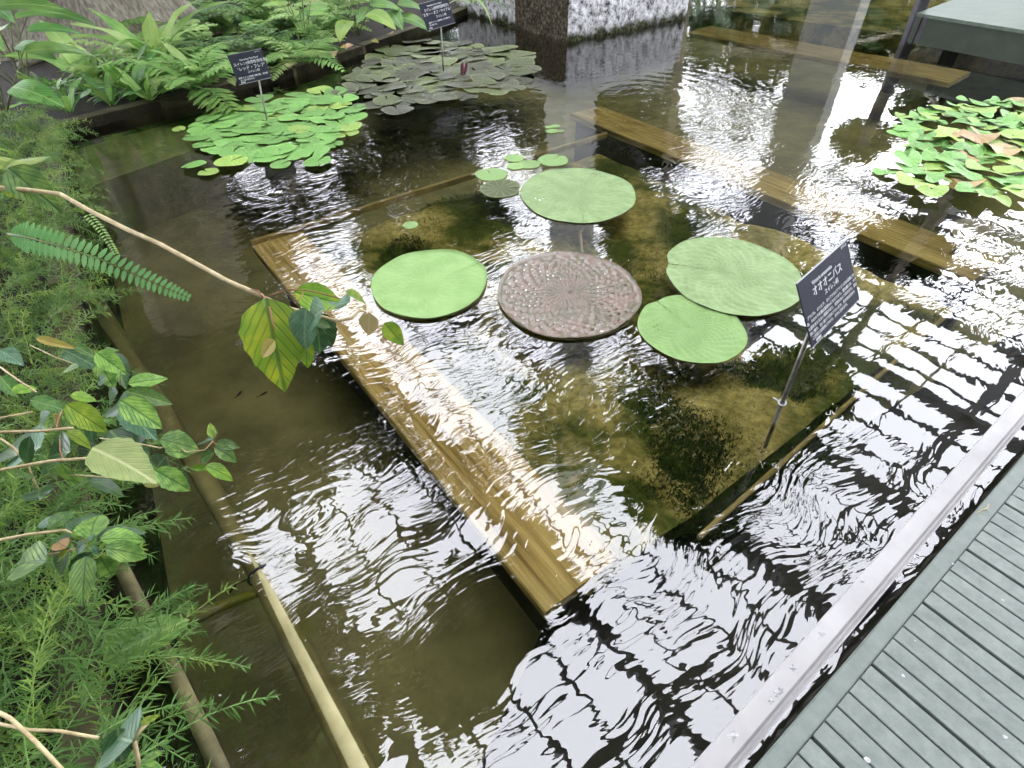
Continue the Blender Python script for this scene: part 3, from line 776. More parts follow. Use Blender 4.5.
# slats in panels of five, square to the edge board
PP = .2235; g0 = G(959, 544, ZD); s0 = (g0 - e0).dot(ed) % PP
mb = MB(); kk = -1
while s0 + kk * PP < (e1 - e0).length:
    for j in range(5):
        lo = s0 + kk * PP + .005 + j * (PP - .004) / 5; wid = (PP - .004) / 5 - .0035
        c0 = e0 + ed * (lo + wid / 2) + es * (EW + .001)
        c1 = c0 + es * 1.4
        mb.beam(c0 + Vector((0, 0, -.001)), c1 + Vector((0, 0, -.001)), wid, .022, bev=.0016)
    kk += 1
build('deck_boards', mb, M['deck'], t)
mb = MB(); q0 = G(868, 598, .1); mb.tube([Vector((q0.x, q0.y, -.6)), Vector((q0.x, q0.y, .2))], .03, 14)
o = build('support_post', mb, M['post'], t, True)
# twig and crumbs on the deck
mb = MB(); mb.tube([G(977, 513, ZD + .004), G(982, 510, ZD + .006), G(987, 508, ZD + .004), G(989, 504, ZD + .006)], .0012, 6); mb.tube([G(985, 509, ZD + .005), G(989, 510, ZD + .004)], .001, 6)
tag(build('dry_twig', mb, M['stem']), 'small dry twig lying on the boardwalk edge board', 'twig')
for k, (px, py, s) in enumerate([(1003, 600, .004), (915, 641, .003), (1005, 737, .005), (903, 676, .005), (868, 760, .007), (953, 564, .003)]):
    mb = MB(); rr = random.Random(k); c = G(px, py, ZD); n = 7
    ring = [c + Vector((math.cos(i * 6.283 / n) * s * rr.uniform(.6, 1.2), math.sin(i * 6.283 / n) * s * rr.uniform(.6, 1.2), 0)) for i in range(n)]
    mb.add(ring + [c + Vector((0, 0, s * .35))], [(i, (i + 1) % n, n) for i in range(n)])
    tag(build('pale_crumb', mb, M['scuff'], smooth=True), 'tiny pale crumb on the boardwalk slats, ' + ['second from the bottom right corner', 'left of the middle of the slats', 'nearest the bottom right corner', 'closest to the edge board', 'at the bottom edge of the picture', 'closest to the dry twig'][k], 'debris', 'crumbs on the boardwalk')

# ------------------------------------------------------------------ green platform, upper right
ZT = .35
c0 = G(917, 13, ZT); fx = (G(1024, 30, ZT) - c0).normalized(); lx = (G(952, 0, ZT) - c0).normalized()
t = thing('green_platform', 'green painted wooden platform at the upper right corner', 'platform', c0)
mb = MB(); pf = [c0, c0 + fx * 5, c0 + fx * 5 + lx * 4, c0 + lx * 4]; mb.prism([(p.x, p.y) for p in pf], ZT - .03, ZT); build('top_deck', mb, M['platform'], t)
mb = MB(); nf = Vector((fx.y, -fx.x, 0))
pa, pb = c0 + nf * -.02, c0 + fx * 5 - nf * .02
mb.prism([(p.x, p.y) for p in (pa + fx * .12, pb, pb - nf * .04, pa - nf * .04 + fx * .12)], .07, ZT - .03); build('fascia', mb, M['fascia'], t)
mb = MB(); nl = Vector((-lx.y, lx.x, 0))
mb.prism([(p.x, p.y) for p in (pa, pa + fx * .12, pa + fx * .12 - nf * .05, pa - nf * .05)], .08, ZT - .031); build('corner_cap', mb, M['post'], t)
mb = MB(); qa = c0 + fx * .03; mb.prism([(p.x, p.y) for p in (qa, qa + lx * 4, qa + lx * 4 + fx * .04, qa + fx * .04)], .07, ZT - .03); build('side_fascia', mb, M['fascia'], t)
mb = MB(); pbm = c0 + fx * .3 + lx * .8; mb.box((pbm.x, pbm.y, -.15), Vector((.06, 0, 0)), Vector((0, .06, 0)), Vector((0, 0, .45))); 
pbm = c0 + fx * 2.4 + lx * .5; mb.box((pbm.x, pbm.y, -.15), Vector((.06, 0, 0)), Vector((0, .06, 0)), Vector((0, 0, .45))); build('leg', mb, M['post'], t)
pq = G(905, 44); mb = MB(); w_ = .055
mb.beam((pq.x, pq.y, -.5), (pq.x - .02, pq.y + .05, 1.15), .11, .1, up=Vector((0, 1, 0)), bev=.01)
tag(build('dark_post', mb, M['post']), 'dark grey square post standing in the water beside the green platform', 'post')

# ------------------------------------------------------------------ stone block and columns
BM = G(567, 42)
def rough_block(c, au, av, lu, lv, z0, z1, seed, n=26):
    mb = MB()
    def face(o, a, b, na, nb, nn, mi):
        mb.cur = mi; vs_ = []
        for i in range(na + 1):
            for j in range(nb + 1):
                p = o + a * (i / na) + b * (j / nb)
                e = 1 if 0 < i < na and 0 < j < nb else 0
                p = p + nn * (e * .022 * mnoise.noise(p * 9 + Vector((seed, 0, 0))) + e * .012)
                vs_.append(p)
        mb.add(vs_, [(i * (nb + 1) + j, (i + 1) * (nb + 1) + j, (i + 1) * (nb + 1) + j + 1, i * (nb + 1) + j + 1) for i in range(na) for j in range(nb)])
    Z = Vector((0, 0, 1))
    o = c + Z * z0
    face(o, av * lv, Z * (z1 - z0), 60, 24, Vector((au.x, au.y, 0)) * -1, 0)
    face(o, Z * (z1 - z0), au * (lu * .42), 24, 30, Vector((av.x, av.y, 0)) * -1, 1)
    face(o + au * (lu * .42), Z * (z1 - z0), au * (lu * .58), 24, 40, Vector((av.x, av.y, 0)) * -1, 0)
    face(o + Z * (z1 - z0), av * lv, au * lu, 20, 20, Z, 0)
    face(o + au * lu, Z * (z1 - z0), av * lv, 10, 20, au, 0); face(o + av * lv, au * lu, Z * (z1 - z0), 20, 10, av, 0)
    return mb
t = thing('stone_pillar', 'grey pillar rising from a rough speckled granite block in the pond', 'pillar', BM)
build('granite_base', rough_block(BM + Vector((0, 0, 0)), U, V, 2.5, 2.15, -.5, .5, 2), [M['granite'], M['granite_dark']], t, False)
mb = MB(); mb.prism([(p.x, p.y) for p in (BM + U * .04 + V * .04, BM + U * .04 + V * 2.1, BM + U * 2.4 + V * 2.1, BM + U * 2.4 + V * .04)], .5, .68); build('plinth', mb, M['column'], t)
mb = MB(); lean = Vector((.75, 0, 0)); H_ = 10.4
bt = [BM, BM + V * .55, BM + V * .55 + U * .4, BM + U * .4]; tp = [BM + lean, BM + lean + V * .72, BM + lean + V * .72 + U * .45, BM + lean + U * .45]
vs_ = [Vector((p.x, p.y, .68)) for p in bt] + [Vector((p.x, p.y, H_)) for p in tp]
mb.add(vs_, [(0, 1, 5, 4), (1, 2, 6, 5), (2, 3, 7, 6), (3, 0, 4, 7), (4, 5, 6, 7), (3, 2, 1, 0)]); build('shaft', mb, M['column'], t)
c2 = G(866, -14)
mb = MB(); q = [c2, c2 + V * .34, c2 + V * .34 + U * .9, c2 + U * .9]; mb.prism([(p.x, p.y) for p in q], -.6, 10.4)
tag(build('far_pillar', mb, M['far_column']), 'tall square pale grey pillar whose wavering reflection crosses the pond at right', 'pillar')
# ------------------------------------------------------------------ left bank: asparagus fern (uncountable)
def spray(mb, base, az, L, lift, rr, dens=1.0):
    n = 9; pts = []; p = Vector(base); el = lift
    for i in range(n + 1):
        pts.append(p.copy())
        p = p + Vector((math.cos(az) * math.cos(el), math.sin(az) * math.cos(el), math.sin(el))) * (L / n)
        el -= rr.uniform(.1, .24); az += rr.gauss(0, .06)
    for i in range(1, n + 1):
        a, b = pts[i - 1], pts[i]; d = (b - a).normalized(); s_ = d.cross(Vector((0, 0, 1))).normalized(); u = s_.cross(d)
        mb.add([a - s_ * .0012, a + s_ * .0012, b + s_ * .0012, b - s_ * .0012], [(0, 1, 2, 3)], [(.5, .5)] * 4)
        if i < 2: continue
        for k in range(int(8 * dens)):
            q = a.lerp(b, rr.random()); ph = rr.uniform(0, 6.283)
            dirn = (d * rr.uniform(.25, 1.0) + (math.cos(ph) * s_ + math.sin(ph) * u) * rr.uniform(.7, 1.1)).normalized()
            ln = rr.uniform(.028, .047) * (1.0 if i < n - 1 else .75); wv = dirn.cross(Vector((rr.gauss(0, .6), rr.gauss(0, .6), 1))).normalized() * rr.uniform(.0016, .0028)
            m_ = q + dirn * ln * .5
            e = q + dirn * ln + Vector((0, 0, -ln * .08))
            mb.add([q - wv * .4, q + wv * .4, m_ + wv, m_ - wv, e], [(0, 1, 2, 3), (3, 2, 4)], [(0, .45), (0, .55), (.5, .8), (.5, .2), (1, .5)])
def bank_point(rr, t0, t1, d0, d1):
    # along the kerb line from the near end to the far corner, d metres back from the water
    t = rr.uniform(t0, t1); a, b = LEFT[0], LEFT[-1]; p = a.lerp(b, t)
    dd = (b - a).normalized(); nn = Vector((-dd.y, dd.x, 0))
    return p + nn * rr.uniform(d0, d1), nn
rr = random.Random(11)
for (lab, t0, t1, cnt, mt, zz) in (('soft green asparagus fern filling the near left bank, lower corner', .0, .36, 900, 'needle', .22), ('soft green asparagus fern on the left bank beyond the shrub', .36, .97, 900, 'needle', .14)):
    mb = MB()
    for k in range(cnt):
        p, nn = bank_point(rr, t0, t1, .0, 1.0)
        back = -((p - LEFT[0]).dot(nn))
        mb.cur = 1 if rr.random() < .3 else 0
        base = p + Vector((0, 0, rr.uniform(.03, .1 + zz)))
        az = math.atan2(-nn.y, -nn.x) + rr.gauss(0, 1.0)
        spray(mb, base, az, rr.uniform(.22, .42), rr.uniform(.35, 1.2), rr)
    tag(build('asparagus_fern', mb, [M['needle'], M['needle2']]), lab, 'asparagus fern', kind='stuff')

# ------------------------------------------------------------------ leaves for the shrubs
def leafset(mat, n, prof='ovate', wd=.62, **k):
    out = []
    for i in range(n):
        mb = MB(); blade(mb, 1, wd * (1 + .12 * math.sin(i * 2.1)), n=12, prof=prof, seed=i + 5, **k); out.append(mb.mesh(mat + '_leaf', M[mat], True))
    return out
LS = {k: leafset(k, 3, fold=.22, curl=.42, serr=.07, wave=.02) for k in ('hib', 'hib_y', 'hib_m', 'hib_d', 'hib_b', 'hib_u', 'hib_o', 'hib_p', 'hib_w')}
def leaf_obj(root, kind, bpx, tpx, zb, zt, wscale=1.0, roll=0.0, name='leaf', sets=None):
    """a leaf whose base stands at height zb and tip at height zt"""
    B, T = G(*bpx, zb), G(*tpx, zt); d = T - B; L = d.length
    tocam = (Vector((0, 0, HC)) - B).normalized()
    up = (Vector((0, 0, .9)) + tocam * .8); up = Matrix.Rotation(roll, 3, d.normalized()) @ up
    me = R.choice((sets or LS)[kind])
    return put(name, me, root, frame(B, d, up) @ Matrix.Diagonal((L, L * wscale, L, 1)))

# hanging branch that reaches over the pond from the upper left
zB = 1.12
t = thing('hanging_branch', 'pale branch reaching over the water with yellowing serrated leaves at its tip', 'branch', G(0, 188, zB))
stem = [G(-60, 182, 1.16), G(0, 188, 1.15), G(28, 190, 1.15), G(60, 194, 1.14), G(92, 212, 1.14), G(128, 230, 1.13), G(160, 244, 1.13), G(195, 263, 1.12), G(228, 281, 1.12), G(262, 296, 1.12)]
mb = MB(); mb.tube(stem, [.0048, .0046, .0044, .0042, .004, .0042, .0036, .0038, .0034, .0036], 10); build('stem', mb, M['stem'], t, True)
mb = MB()
mb.tube([G(262, 296, 1.12), G(268, 302, 1.12), G(272, 318, 1.12), G(274, 330, 1.11)], [.0016, .0014, .0013, .001], 6)
mb.tube([G(245, 289, 1.12), G(258, 291, 1.125), G(264, 298, 1.12)], [.0015, .0015, .0014], 6)
mb.tube([G(270, 296, 1.12), G(286, 290, 1.125), G(303, 290, 1.125)], [.0012, .0012, .001], 6)
mb.tube([G(303, 290, 1.125), G(320, 293, 1.12), G(345, 300, 1.11)], [.001, .001, .001], 6)
mb.tube([G(296, 304, 1.12), G(303, 293, 1.125)], .0009, 6); mb.tube([G(324, 314, 1.11), G(331, 306, 1.11)], .0009, 6)
build('leaf_stalks', mb, M['redstem'], t, True)
mb = MB(); mb.tube([G(262, 296, 1.12), G(290, 308, 1.11), G(315, 315, 1.11), G(338, 321, 1.11), G(352, 318, 1.11), G(360, 310, 1.115), G(366, 312, 1.11)], [.002, .0022, .0024, .0026, .0026, .002, .0012], 8); build('twig', mb, M['stem'], t, True)
for (k, b, e, zb, zt, w, ro) in [
    ('hib_w', (294, 292), (350, 306), 1.10, 1.05, .9, .5), ('hib_d', (318, 330), (322, 358), 1.08, 1.03, 1.1, -.3), ('hib_w', (268, 300), (256, 336), 1.10, 1.06, 1.1, .4),
    ('hib_d', (272, 330), (254, 372), 1.09, 1.04, .9, -.5), ('hib_w', (308, 338), (302, 372), 1.08, 1.03, 1.0, .2), ('hib_w', (266, 298), (283, 394), 1.13, 1.03, .95, 0.0),
    ('hib_b', (306, 308), (300, 354), 1.13, 1.07, 1.15, .2), ('hib_b', (324, 309), (298, 322), 1.14, 1.10, 1.4, -.2), ('hib_d', (318, 312), (330, 352), 1.10, 1.04, 1.2, .3),
    ('hib_b', (332, 305), (334, 300), 1.12, 1.12, 2.2, 0), ('hib', (316, 322), (332, 326), 1.11, 1.10, 1.4, 0), ('hib_b', (350, 302), (330, 303), 1.12, 1.11, 1.3, .2),
    ('hib_p', (370, 313), (367, 338), 1.115, 1.08, 1.35, 0.0), ('hib_w', (384, 323), (405, 346), 1.11, 1.08, .95, .2), ('hib_y', (346, 291), (369, 301), 1.12, 1.10, .9, -.4), ('hib_p', (363, 305), (367, 311), 1.11, 1.10, 1.2, 0),
    ('hib_o', (275, 340), (258, 358), 1.11, 1.09, 1.1, 0),
    ('hib_m', (8, 168), (56, 208), 1.18, 1.12, 1.0, .2), ('hib_y', (4, 170), (20, 140), 1.16, 1.16, 1.3, 0), ('hib_y', (4, 176), (30, 200), 1.13, 1.09, 1.4, .5), ('hib_y', (-16, 150), (22, 148), 1.17, 1.15, .9, -.5)]:
    leaf_obj(t, k, b, e, zb, zt, w, ro)

# shrub A: spreading twigs across the bank in the left middle
t = thing('broadleaf_shrub', 'leafy shrub with pale twigs spreading over the bank at the left edge, middle', 'shrub', G(20, 470, .2))
mb = MB()
for line, r_ in [(([(-40, 470, .8), (0, 470, .8), (50, 461, .8), (92, 458, .8)]), .0042), ([(-40, 430, .78), (0, 432, .78), (40, 431, .78), (73, 428, .78)], .004), ([(-20, 420, .77), (0, 418, .77), (32, 412, .77)], .003),
                 ([(-20, 355, .74), (0, 367, .75), (18, 380, .75), (36, 392, .75)], .003), ([(0, 438, .72), (14, 448, .7), (28, 466, .66), (36, 486, .6), (44, 500, .5)], .0035), ([(100, 438, .72), (130, 442, .74), (160, 448, .75)], .0022),
                 ([(30, 345, .6), (55, 357, .62), (75, 364, .64)], .002), ([(60, 474, .74), (90, 476, .75), (112, 478, .74)], .002), ([(120, 385, .72), (121, 378, .74), (119, 370, .76)], .002),
                 ([(160, 448, .75), (175, 444, .76), (186, 452, .76), (205, 450, .77), (213, 441, .78)], .002)]:
    mb.tube([G(*q) for q in line], r_ * .72, 7)
build('twigs', mb, M['stem'], t, True)
mb = MB()
for line in [[(62, 410, .78), (57, 424, .78), (56, 430, .78)], [(60, 436, .76), (60, 450, .76), (64, 462, .77)], [(213, 441, .78), (216, 446, .77), (206, 461, .75)]]: mb.tube([G(*q) for q in line], .0014, 6)
build('leaf_stalks', mb, M['redstem'], t, True)
A = [ # under layer first
 ('hib_d', (20, 455), (-14, 440), .6, .55, 1.3), ('hib_b', (40, 448), (2, 446), .62, .58, 1.3), ('hib_d', (70, 452), (30, 456), .62, .58, 1.2), ('hib_d', (96, 446), (66, 466), .62, .56, 1.2), ('hib_d', (110, 430), (150, 470), .6, .55, 1.0),
 ('hib_d', (132, 408), (100, 396), .62, .58, 1.0), ('hib_d', (110, 352), (128, 386), .62, .56, 1.0), ('hib_d', (150, 425), (120, 440), .62, .58, 1.1), ('hib_d', (165, 470), (190, 490), .6, .56, 1.0), ('hib_d', (88, 480), (130, 492), .64, .58, .9), ('hib_d', (64, 350), (100, 366), .6, .58, .9),
 ('hib_m', (78, 368), (52, 372), .66, .64, .8), ('hib_m', (98, 362), (116, 390), .68, .62, 1.1), ('hib_b', (106, 378), (92, 384), .66, .64, 1.0),
 ('hib_o', (36, 338), (74, 347), .68, .66, .45), ('hib', (74, 346), (100, 357), .68, .64, .7), ('hib_m', (96, 352), (126, 374), .74, .69, 1.15), ('hib_m', (108, 352), (118, 346), .73, .72, 1.6),
 ('hib_m', (118, 382), (120, 368), .76, .78, .5), ('hib_m', (128, 384), (170, 375), .76, .74, .75), ('hib', (126, 391), (176, 404), .76, .70, .8), ('hib_b', (123, 404), (155, 440), .72, .66, 1.1), ('hib_m', (120, 400), (165, 428), .77, .70, .9),
 ('hib_d', (118, 392), (100, 402), .74, .70, 1.0), ('hib_y', (12, 392), (40, 384), .72, .70, 1.0), ('hib', (30, 400), (68, 408), .77, .74, .85), ('hib_y', (66, 404), (110, 434), .80, .72, 1.0), ('hib_y', (70, 396), (100, 398), .79, .76, .9),
 ('hib_b', (50, 412), (30, 428), .72, .68, 1.3), ('hib_o', (60, 416), (52, 430), .7, .66, 1.0), ('hib_y', (66, 432), (98, 446), .70, .64, 1.0), ('hib_d', (90, 424), (92, 444), .71, .68, 1.0), ('hib_d', (30, 436), (22, 474), .78, .70, .55),
 ('hib_u', (92, 448), (156, 474), .83, .80, 1.05), ('hib_m', (60, 462), (78, 492), .78, .70, .6), ('hib', (56, 464), (48, 488), .76, .70, .8), ('hib_m', (160, 440), (206, 448), .79, .73, .95), ('hib_m', (165, 452), (194, 450), .78, .75, 1.25),
 ('hib_d', (166, 456), (150, 472), .72, .68, 1.1), ('hib_b', (212, 440), (200, 436), .78, .76, 1.6), ('hib_y', (214, 438), (208, 421), .78, .80, .75), ('hib', (216, 443), (243, 447), .78, .75, .7), ('hib_m', (214, 447), (242, 462), .78, .73, .85),
 ('hib', (214, 453), (192, 461), .77, .74, .7), ('hib_y', (205, 466), (240, 479), .76, .70, .8), ('hib_y', (190, 468), (214, 468), .75, .73, .5), ('hib_m', (154, 470), (196, 492), .78, .71, .85), ('hib_o', (148, 472), (176, 482), .76, .73, .7), ('hib_p', (146, 478), (160, 490), .75, .71, .9),
 ('hib', (16, 478), (40, 470), .7, .66, .9), ('hib_d', (40, 500), (36, 480), .6, .58, 1.0), ('hib_b', (0, 350), (22, 362), .58, .56, 1.0), ('hib', (0, 376), (18, 396), .62, .58, 1.0)]
for (k, b, e, zb, zt, w) in A: leaf_obj(t, k, b, e, zb, zt, w, R.gauss(0, .22))

# shrub B: one leafy shoot below it
t = thing('leafy_shoot', 'rosette of variegated leaves at the end of a twig over the asparagus fern', 'shrub', G(88, 545, .2))
mb = MB(); mb.tube([G(-40, 548, .72), G(0, 540, .73), (G(30, 534, .735)), G(66, 530, .74), G(86, 542, .735)], [.003, .0028, .0026, .0022, .0016], 8); mb.tube([G(42, 556, .7), G(64, 552, .72), G(86, 546, .73)], [.0026, .0022, .0018], 8)
build('twigs', mb, M['stem'], t, True)
for (k, b, e, zb, zt, w) in [('hib_d', (80, 534), (58, 524), .66, .62, 1.0), ('hib_d', (96, 520), (116, 516), .68, .64, 1.0), ('hib_d', (70, 548), (46, 580), .66, .6, .8), ('hib_d', (92, 552), (62, 596), .64, .58, .7),
    ('hib_m', (100, 540), (153, 534), .74, .68, .8), ('hib_d', (96, 538), (150, 528), .71, .67, .75), ('hib_m', (90, 538), (96, 508), .75, .75, 1.25), ('hib_m', (104, 548), (156, 556), .75, .68, .85), ('hib_m', (100, 556), (114, 582), .72, .66, .95),
    ('hib_m', (86, 556), (78, 606), .75, .735, .9), ('hib', (49, 527), (75, 508), .74, .74, .95), ('hib_b', (50, 526), (40, 516), .73, .73, 1.2), ('hib_m', (46, 562), (-4, 560), .73, .69, .9), ('hib_o', (66, 548), (52, 538), .735, .73, 1.2), ('hib_y', (68, 552), (50, 560), .73, .71, .9),
    ('hib_y', (82, 540), (72, 524), .745, .745, .7), ('hib_b', (86, 544), (70, 552), .745, .73, 1.1), ('hib_b', (88, 542), (94, 532), .755, .76, .9), ('hib_b', (92, 546), (100, 556), .75, .73, .9), ('hib_d', (84, 534), (78, 505), .68, .66, .8)]:
    leaf_obj(t, k, b, e, zb, zt, w, R.gauss(0, .15))
# shoot C: bottom left
t = thing('leafy_shoot', 'young shoot with one dark and two bright leaves at the bottom left corner', 'shrub', G(130, 745, .2))
mb = MB(); mb.tube([G(-10, 722, .76), G(30, 730, .76), G(60, 731, .77), G(98, 738, .78)], .0022, 7); mb.tube([G(-10, 708, .82), G(10, 718, .82), G(36, 742, .81), G(66, 774, .8)], .0026, 7); mb.tube([G(134, 740, .76), G(140, 730, .77), G(148, 722, .77)], .003, 7); mb.tube([G(134, 740, .76), G(140, 770, .7)], .003, 7)
build('twigs', mb, M['stem'], t, True)
for (k, b, e, zb, zt, w) in [('hib_b', (132, 742), (104, 732), .78, .76, 1.9), ('hib_d', (118, 728), (120, 768), .77, .74, 1.3), ('hib_y', (140, 724), (160, 714), .78, .78, .7), ('hib_m', (140, 764), (165, 748), .77, .76, .7), ('hib_m', (140, 766), (166, 770), .76, .74, .9)]:
    leaf_obj(t, k, b, e, zb, zt, w, 0)
# broad shiny leaf lying at the water's edge
mb = MB(); B_, T_ = G(104, 662, .16), G(190, 612, .07)
blade(mb, (T_ - B_).length, .13, frame(B_, T_ - B_, (0, 0, 1)), n=14, prof='strap', fold=.3, curl=.2, wave=.02)
tag(build('fallen_leaf', mb, M['broad'], smooth=True), 'broad shiny green leaf lying over the bank edge beside the yellow green stick', 'leaf')

# ------------------------------------------------------------------ single sword fern frond hanging over the water
t = thing('sword_fern', 'pale green sword fern frond arching toward the water on the left bank', 'fern', G(10, 240, .45))
rach = [G(8, 234, .79), G(26, 237, .80), G(60, 246, .81), G(98, 258, .80), G(136, 275, .77), G(168, 289, .73), G(192, 299, .70)]
mb = MB(); mb.tube(rach, [.003, .0028, .0024, .002, .0016, .001, .0006], 6); build('rachis', mb, M['gstem'], t, True)
mb = MB(); NL = 32
def on(path, s):
    s *= len(path) - 1; i = min(int(s), len(path) - 2); return path[i].lerp(path[i + 1], s - i), (path[i + 1] - path[i]).normalized()
for i in range(NL):
    s = .06 + .94 * i / NL; p, d = on(rach, s); f_ = (s - .06) / .94; tc_ = (Vector((0, -.15, HC + .1)) - p).normalized(); sdv = d.cross(tc_).normalized()
    ln = .046 * (1 - f_) ** .55 * min(1, .55 + f_ * 5) + .006
    for sg in (-1, 1):
        blade(mb, ln, .0155 * (1 - .45 * f_), frame(p, sdv * sg + d * .3, tc_), n=5, prof='strap', curl=.25, fold=.1, cols=(-1, 0, 1))
build('leaflets', mb, M['fernleaf'], t, True)
mb = MB(); r2 = [G(88, 215, .62), G(100, 228, .62), G(110, 243, .6), G(117, 255, .57)]
for i in range(16):
    p, d = on(r2, i / 16); sdv = d.cross(Vector((0, 0, 1))).normalized()
    for sg in (-1, 1): blade(mb, .022 * (1 - .5 * i / 16), .009, frame(p, sdv * sg + d * .5, (0, -.3, 1)), n=3, prof='strap', cols=(-1, 0, 1))
build('young_frond', mb, M['frond_l'], t, True)

# ------------------------------------------------------------------ back bank plants
def strap_fern(px, py, z, n, L, Wd, mats, label, lean=.8, wave=.22, group=None, prof='lance', az0=None, spread=3.14, el=(.6, 1.35)):
    c = G(px, py, z); t = thing('strap_fern', label, 'fern', c, group)
    for k in range(n):
        az = (k * 2.4 + R.random()) if az0 is None else az0 + R.uniform(-spread, spread)
        e = R.uniform(*el); l_ = L * R.uniform(.7, 1.15); mb = MB()
        blade(mb, l_, Wd * R.uniform(.8, 1.2), n=20, prof=prof, fold=.15, curl=lean * R.uniform(.5, 1.2), wave=wave, seed=k)
        d = Vector((math.cos(az) * math.cos(e), math.sin(az) * math.cos(e), math.sin(e)))
        put('frond', mb.mesh('frond', M[R.choice(mats)], True), t, frame(c + Vector((math.cos(az), math.sin(az), 0)) * .02, d, (-math.cos(az) * .2, -math.sin(az) * .2 - .2, 1)))
    return t
def feather_fern(px, py, z, n, L, mats, label, el=(.35, 1.1)):
    c = G(px, py, z); t = thing('feathery_fern', label, 'fern', c)
    for k in range(n):
        az = k * 2.4 + R.random(); e = R.uniform(*el); l_ = L * R.uniform(.7, 1.15); mb = MB(); m = 16; p = Vector((0, 0, 0)); ee = e; path = []
        for i in range(m + 1):
            path.append(p.copy()); p = p + Vector((math.cos(az) * math.cos(ee), math.sin(az) * math.cos(ee), math.sin(ee))) * (l_ / m); ee -= R.uniform(.05, .12)
        mb.tube(path, .002, 4)
        for i in range(2, m):
            d = (path[i + 1] - path[i]).normalized(); sv = d.cross(Vector((0, 0, 1))).normalized(); w = l_ * .26 * math.sin(math.pi * (i / m) ** .7) + .012
            for sg in (-1, 1): blade(mb, w, l_ * .055, frame(path[i], sv * sg + d * .45 + Vector((0, 0, R.gauss(0, .1))), Vector((0, -.2, 1))), n=4, prof='strap', wave=.15, seed=i, cols=(-1, 0, 1))
        put('frond', mb.mesh('frond', M[R.choice(mats)], True), t, Matrix.Translation(c))
    return t
def broad_plant(px, py, z, leaves, mat, label, stalk=.0045, name='broad_leaved_plant'):
    c = G(px, py, z); t = thing(name, label, 'plant', c); mb = MB()
    for (az, el, st, L, w, cu) in leaves:
        d = Vector((math.cos(az) * math.cos(el), math.sin(az) * math.cos(el), math.sin(el))); e = c + d * st
        mb.tube([c, c.lerp(e, .5) + Vector((0, 0, .01)), e], stalk, 6)
        l = MB(); blade(l, L, L * w, n=14, prof='broad', fold=.15, curl=cu, wave=.015, seed=int(az * 10))
        d2 = Vector((math.cos(az), math.sin(az), -.15 + el * .25))
        put('leaf', l.mesh('leaf', M[R.choice(mat)], True), t, frame(e, d2, (math.cos(az) * .1, math.sin(az) * .1 - .35, 1)))
    build('stalks', mb, M['gstem'], t, True); return t
# crinkled strap ferns along the back edge
for k, (px, py, n, L, Wd, mats, lab) in enumerate([
    (96, 84, 8, .62, .15, ['frond_l', 'frond_l', 'frond'], 'pale crinkled strap fern standing upright before the grey trunk'),
    (70, 112, 8, .42, .075, ['frond', 'frond_d'], 'low strap fern at the far left corner of the kerb'),
    (132, 92, 9, .5, .10, ['frond', 'frond_l', 'frond_d'], 'strap fern with spreading ribbon fronds right of the pale crinkled one'),
    (162, 66, 10, .85, .13, ['frond_l', 'frond', 'frond'], 'tall strap fern with long pale fronds at the right foot of the trunk'),
    (150, 100, 7, .34, .06, ['frond_l', 'frond'], 'small strap fern hanging over the back kerb'),
    (205, 82, 8, .5, .07, ['frond', 'frond_l'], 'strap fern beside the left slate sign'),
    (112, 105, 8, .4, .06, ['frond_d', 'frond'], 'dark low fern between the strap ferns on the back kerb')]):
    strap_fern(px, py, .12, n, L, Wd, mats, lab)
for k, (px, py, n, L, mats, lab) in enumerate([
    (190, 38, 14, .8, ['frond_d', 'frond'], 'feathery fern directly right of the grey trunk'), (225, 58, 13, .62, ['frond', 'frond_d'], 'feathery fern behind the orange flower'),
    (238, 26, 14, .85, ['frond_l', 'frond'], 'bright feathery fern at the top of the back bank'), (285, 55, 12, .5, ['frond', 'frond_d'], 'feathery fern above the right corner of the left slate sign'),
    (275, 25, 14, .8, ['frond', 'frond_l'], 'feathery fern behind the middle of the back bank'), (322, 32, 13, .65, ['frond', 'frond_l'], 'feathery fern left of the broad leaved plants'),
    (180, 12, 12, .9, ['frond_d', 'frond'], 'dark feathery fern at the top edge beside the trunk'), (300, 5, 12, .9, ['frond_d', 'frond'], 'dark feathery fern at the top edge in the middle of the bank'),
    (240, 70, 9, .42, ['frond', 'frond_l'], 'low feathery fern just behind the left slate sign'), (225, -6, 12, 1.0, ['frond_d'], 'tall dark feathery fern at the very back of the bank')]):
    feather_fern(px, py, .1, n, L, mats, lab)
broad_plant(358, 36, .12, [(.3, 1.0, .35, .42, .5, .6), (1.9, 1.2, .45, .45, .45, .4), (3.4, .8, .4, .42, .5, .5), (4.6, .7, .3, .4, .5, .6), (5.6, .8, .35, .42, .5, .6), (2.6, 1.3, .55, .5, .42, .3), (0.9, 1.3, .5, .42, .4, .3)], ['broad', 'broad_y'], 'bright broad leaved plant left of the second slate sign')
broad_plant(385, 28, .12, [(.2, .9, .3, .36, .5, .6), (5.2, .8, .3, .4, .5, .7), (4.3, .9, .3, .36, .5, .6), (1.5, 1.3, .5, .45, .4, .3), (3.0, 1.1, .4, .42, .45, .4), (6.0, .5, .25, .4, .5, .6)], ['broad', 'broad_y'], 'broad leaved plant with folded leaves just behind the second slate sign')
broad_plant(345, 8, .12, [(k * 1.05, 1.0 + .2 * math.sin(k), .5, .5, .4, .4) for k in range(7)], ['broad_y', 'broad'], 'tall yellow green plant at the top edge behind the broad leaved ones')
broad_plant(306, 44, .12, [(k * .9, 1.2, .3 + .03 * k, .22, .4, .3) for k in range(8)], ['broad_y'], 'young upright yellow green plant on the kerb right of the left sign')
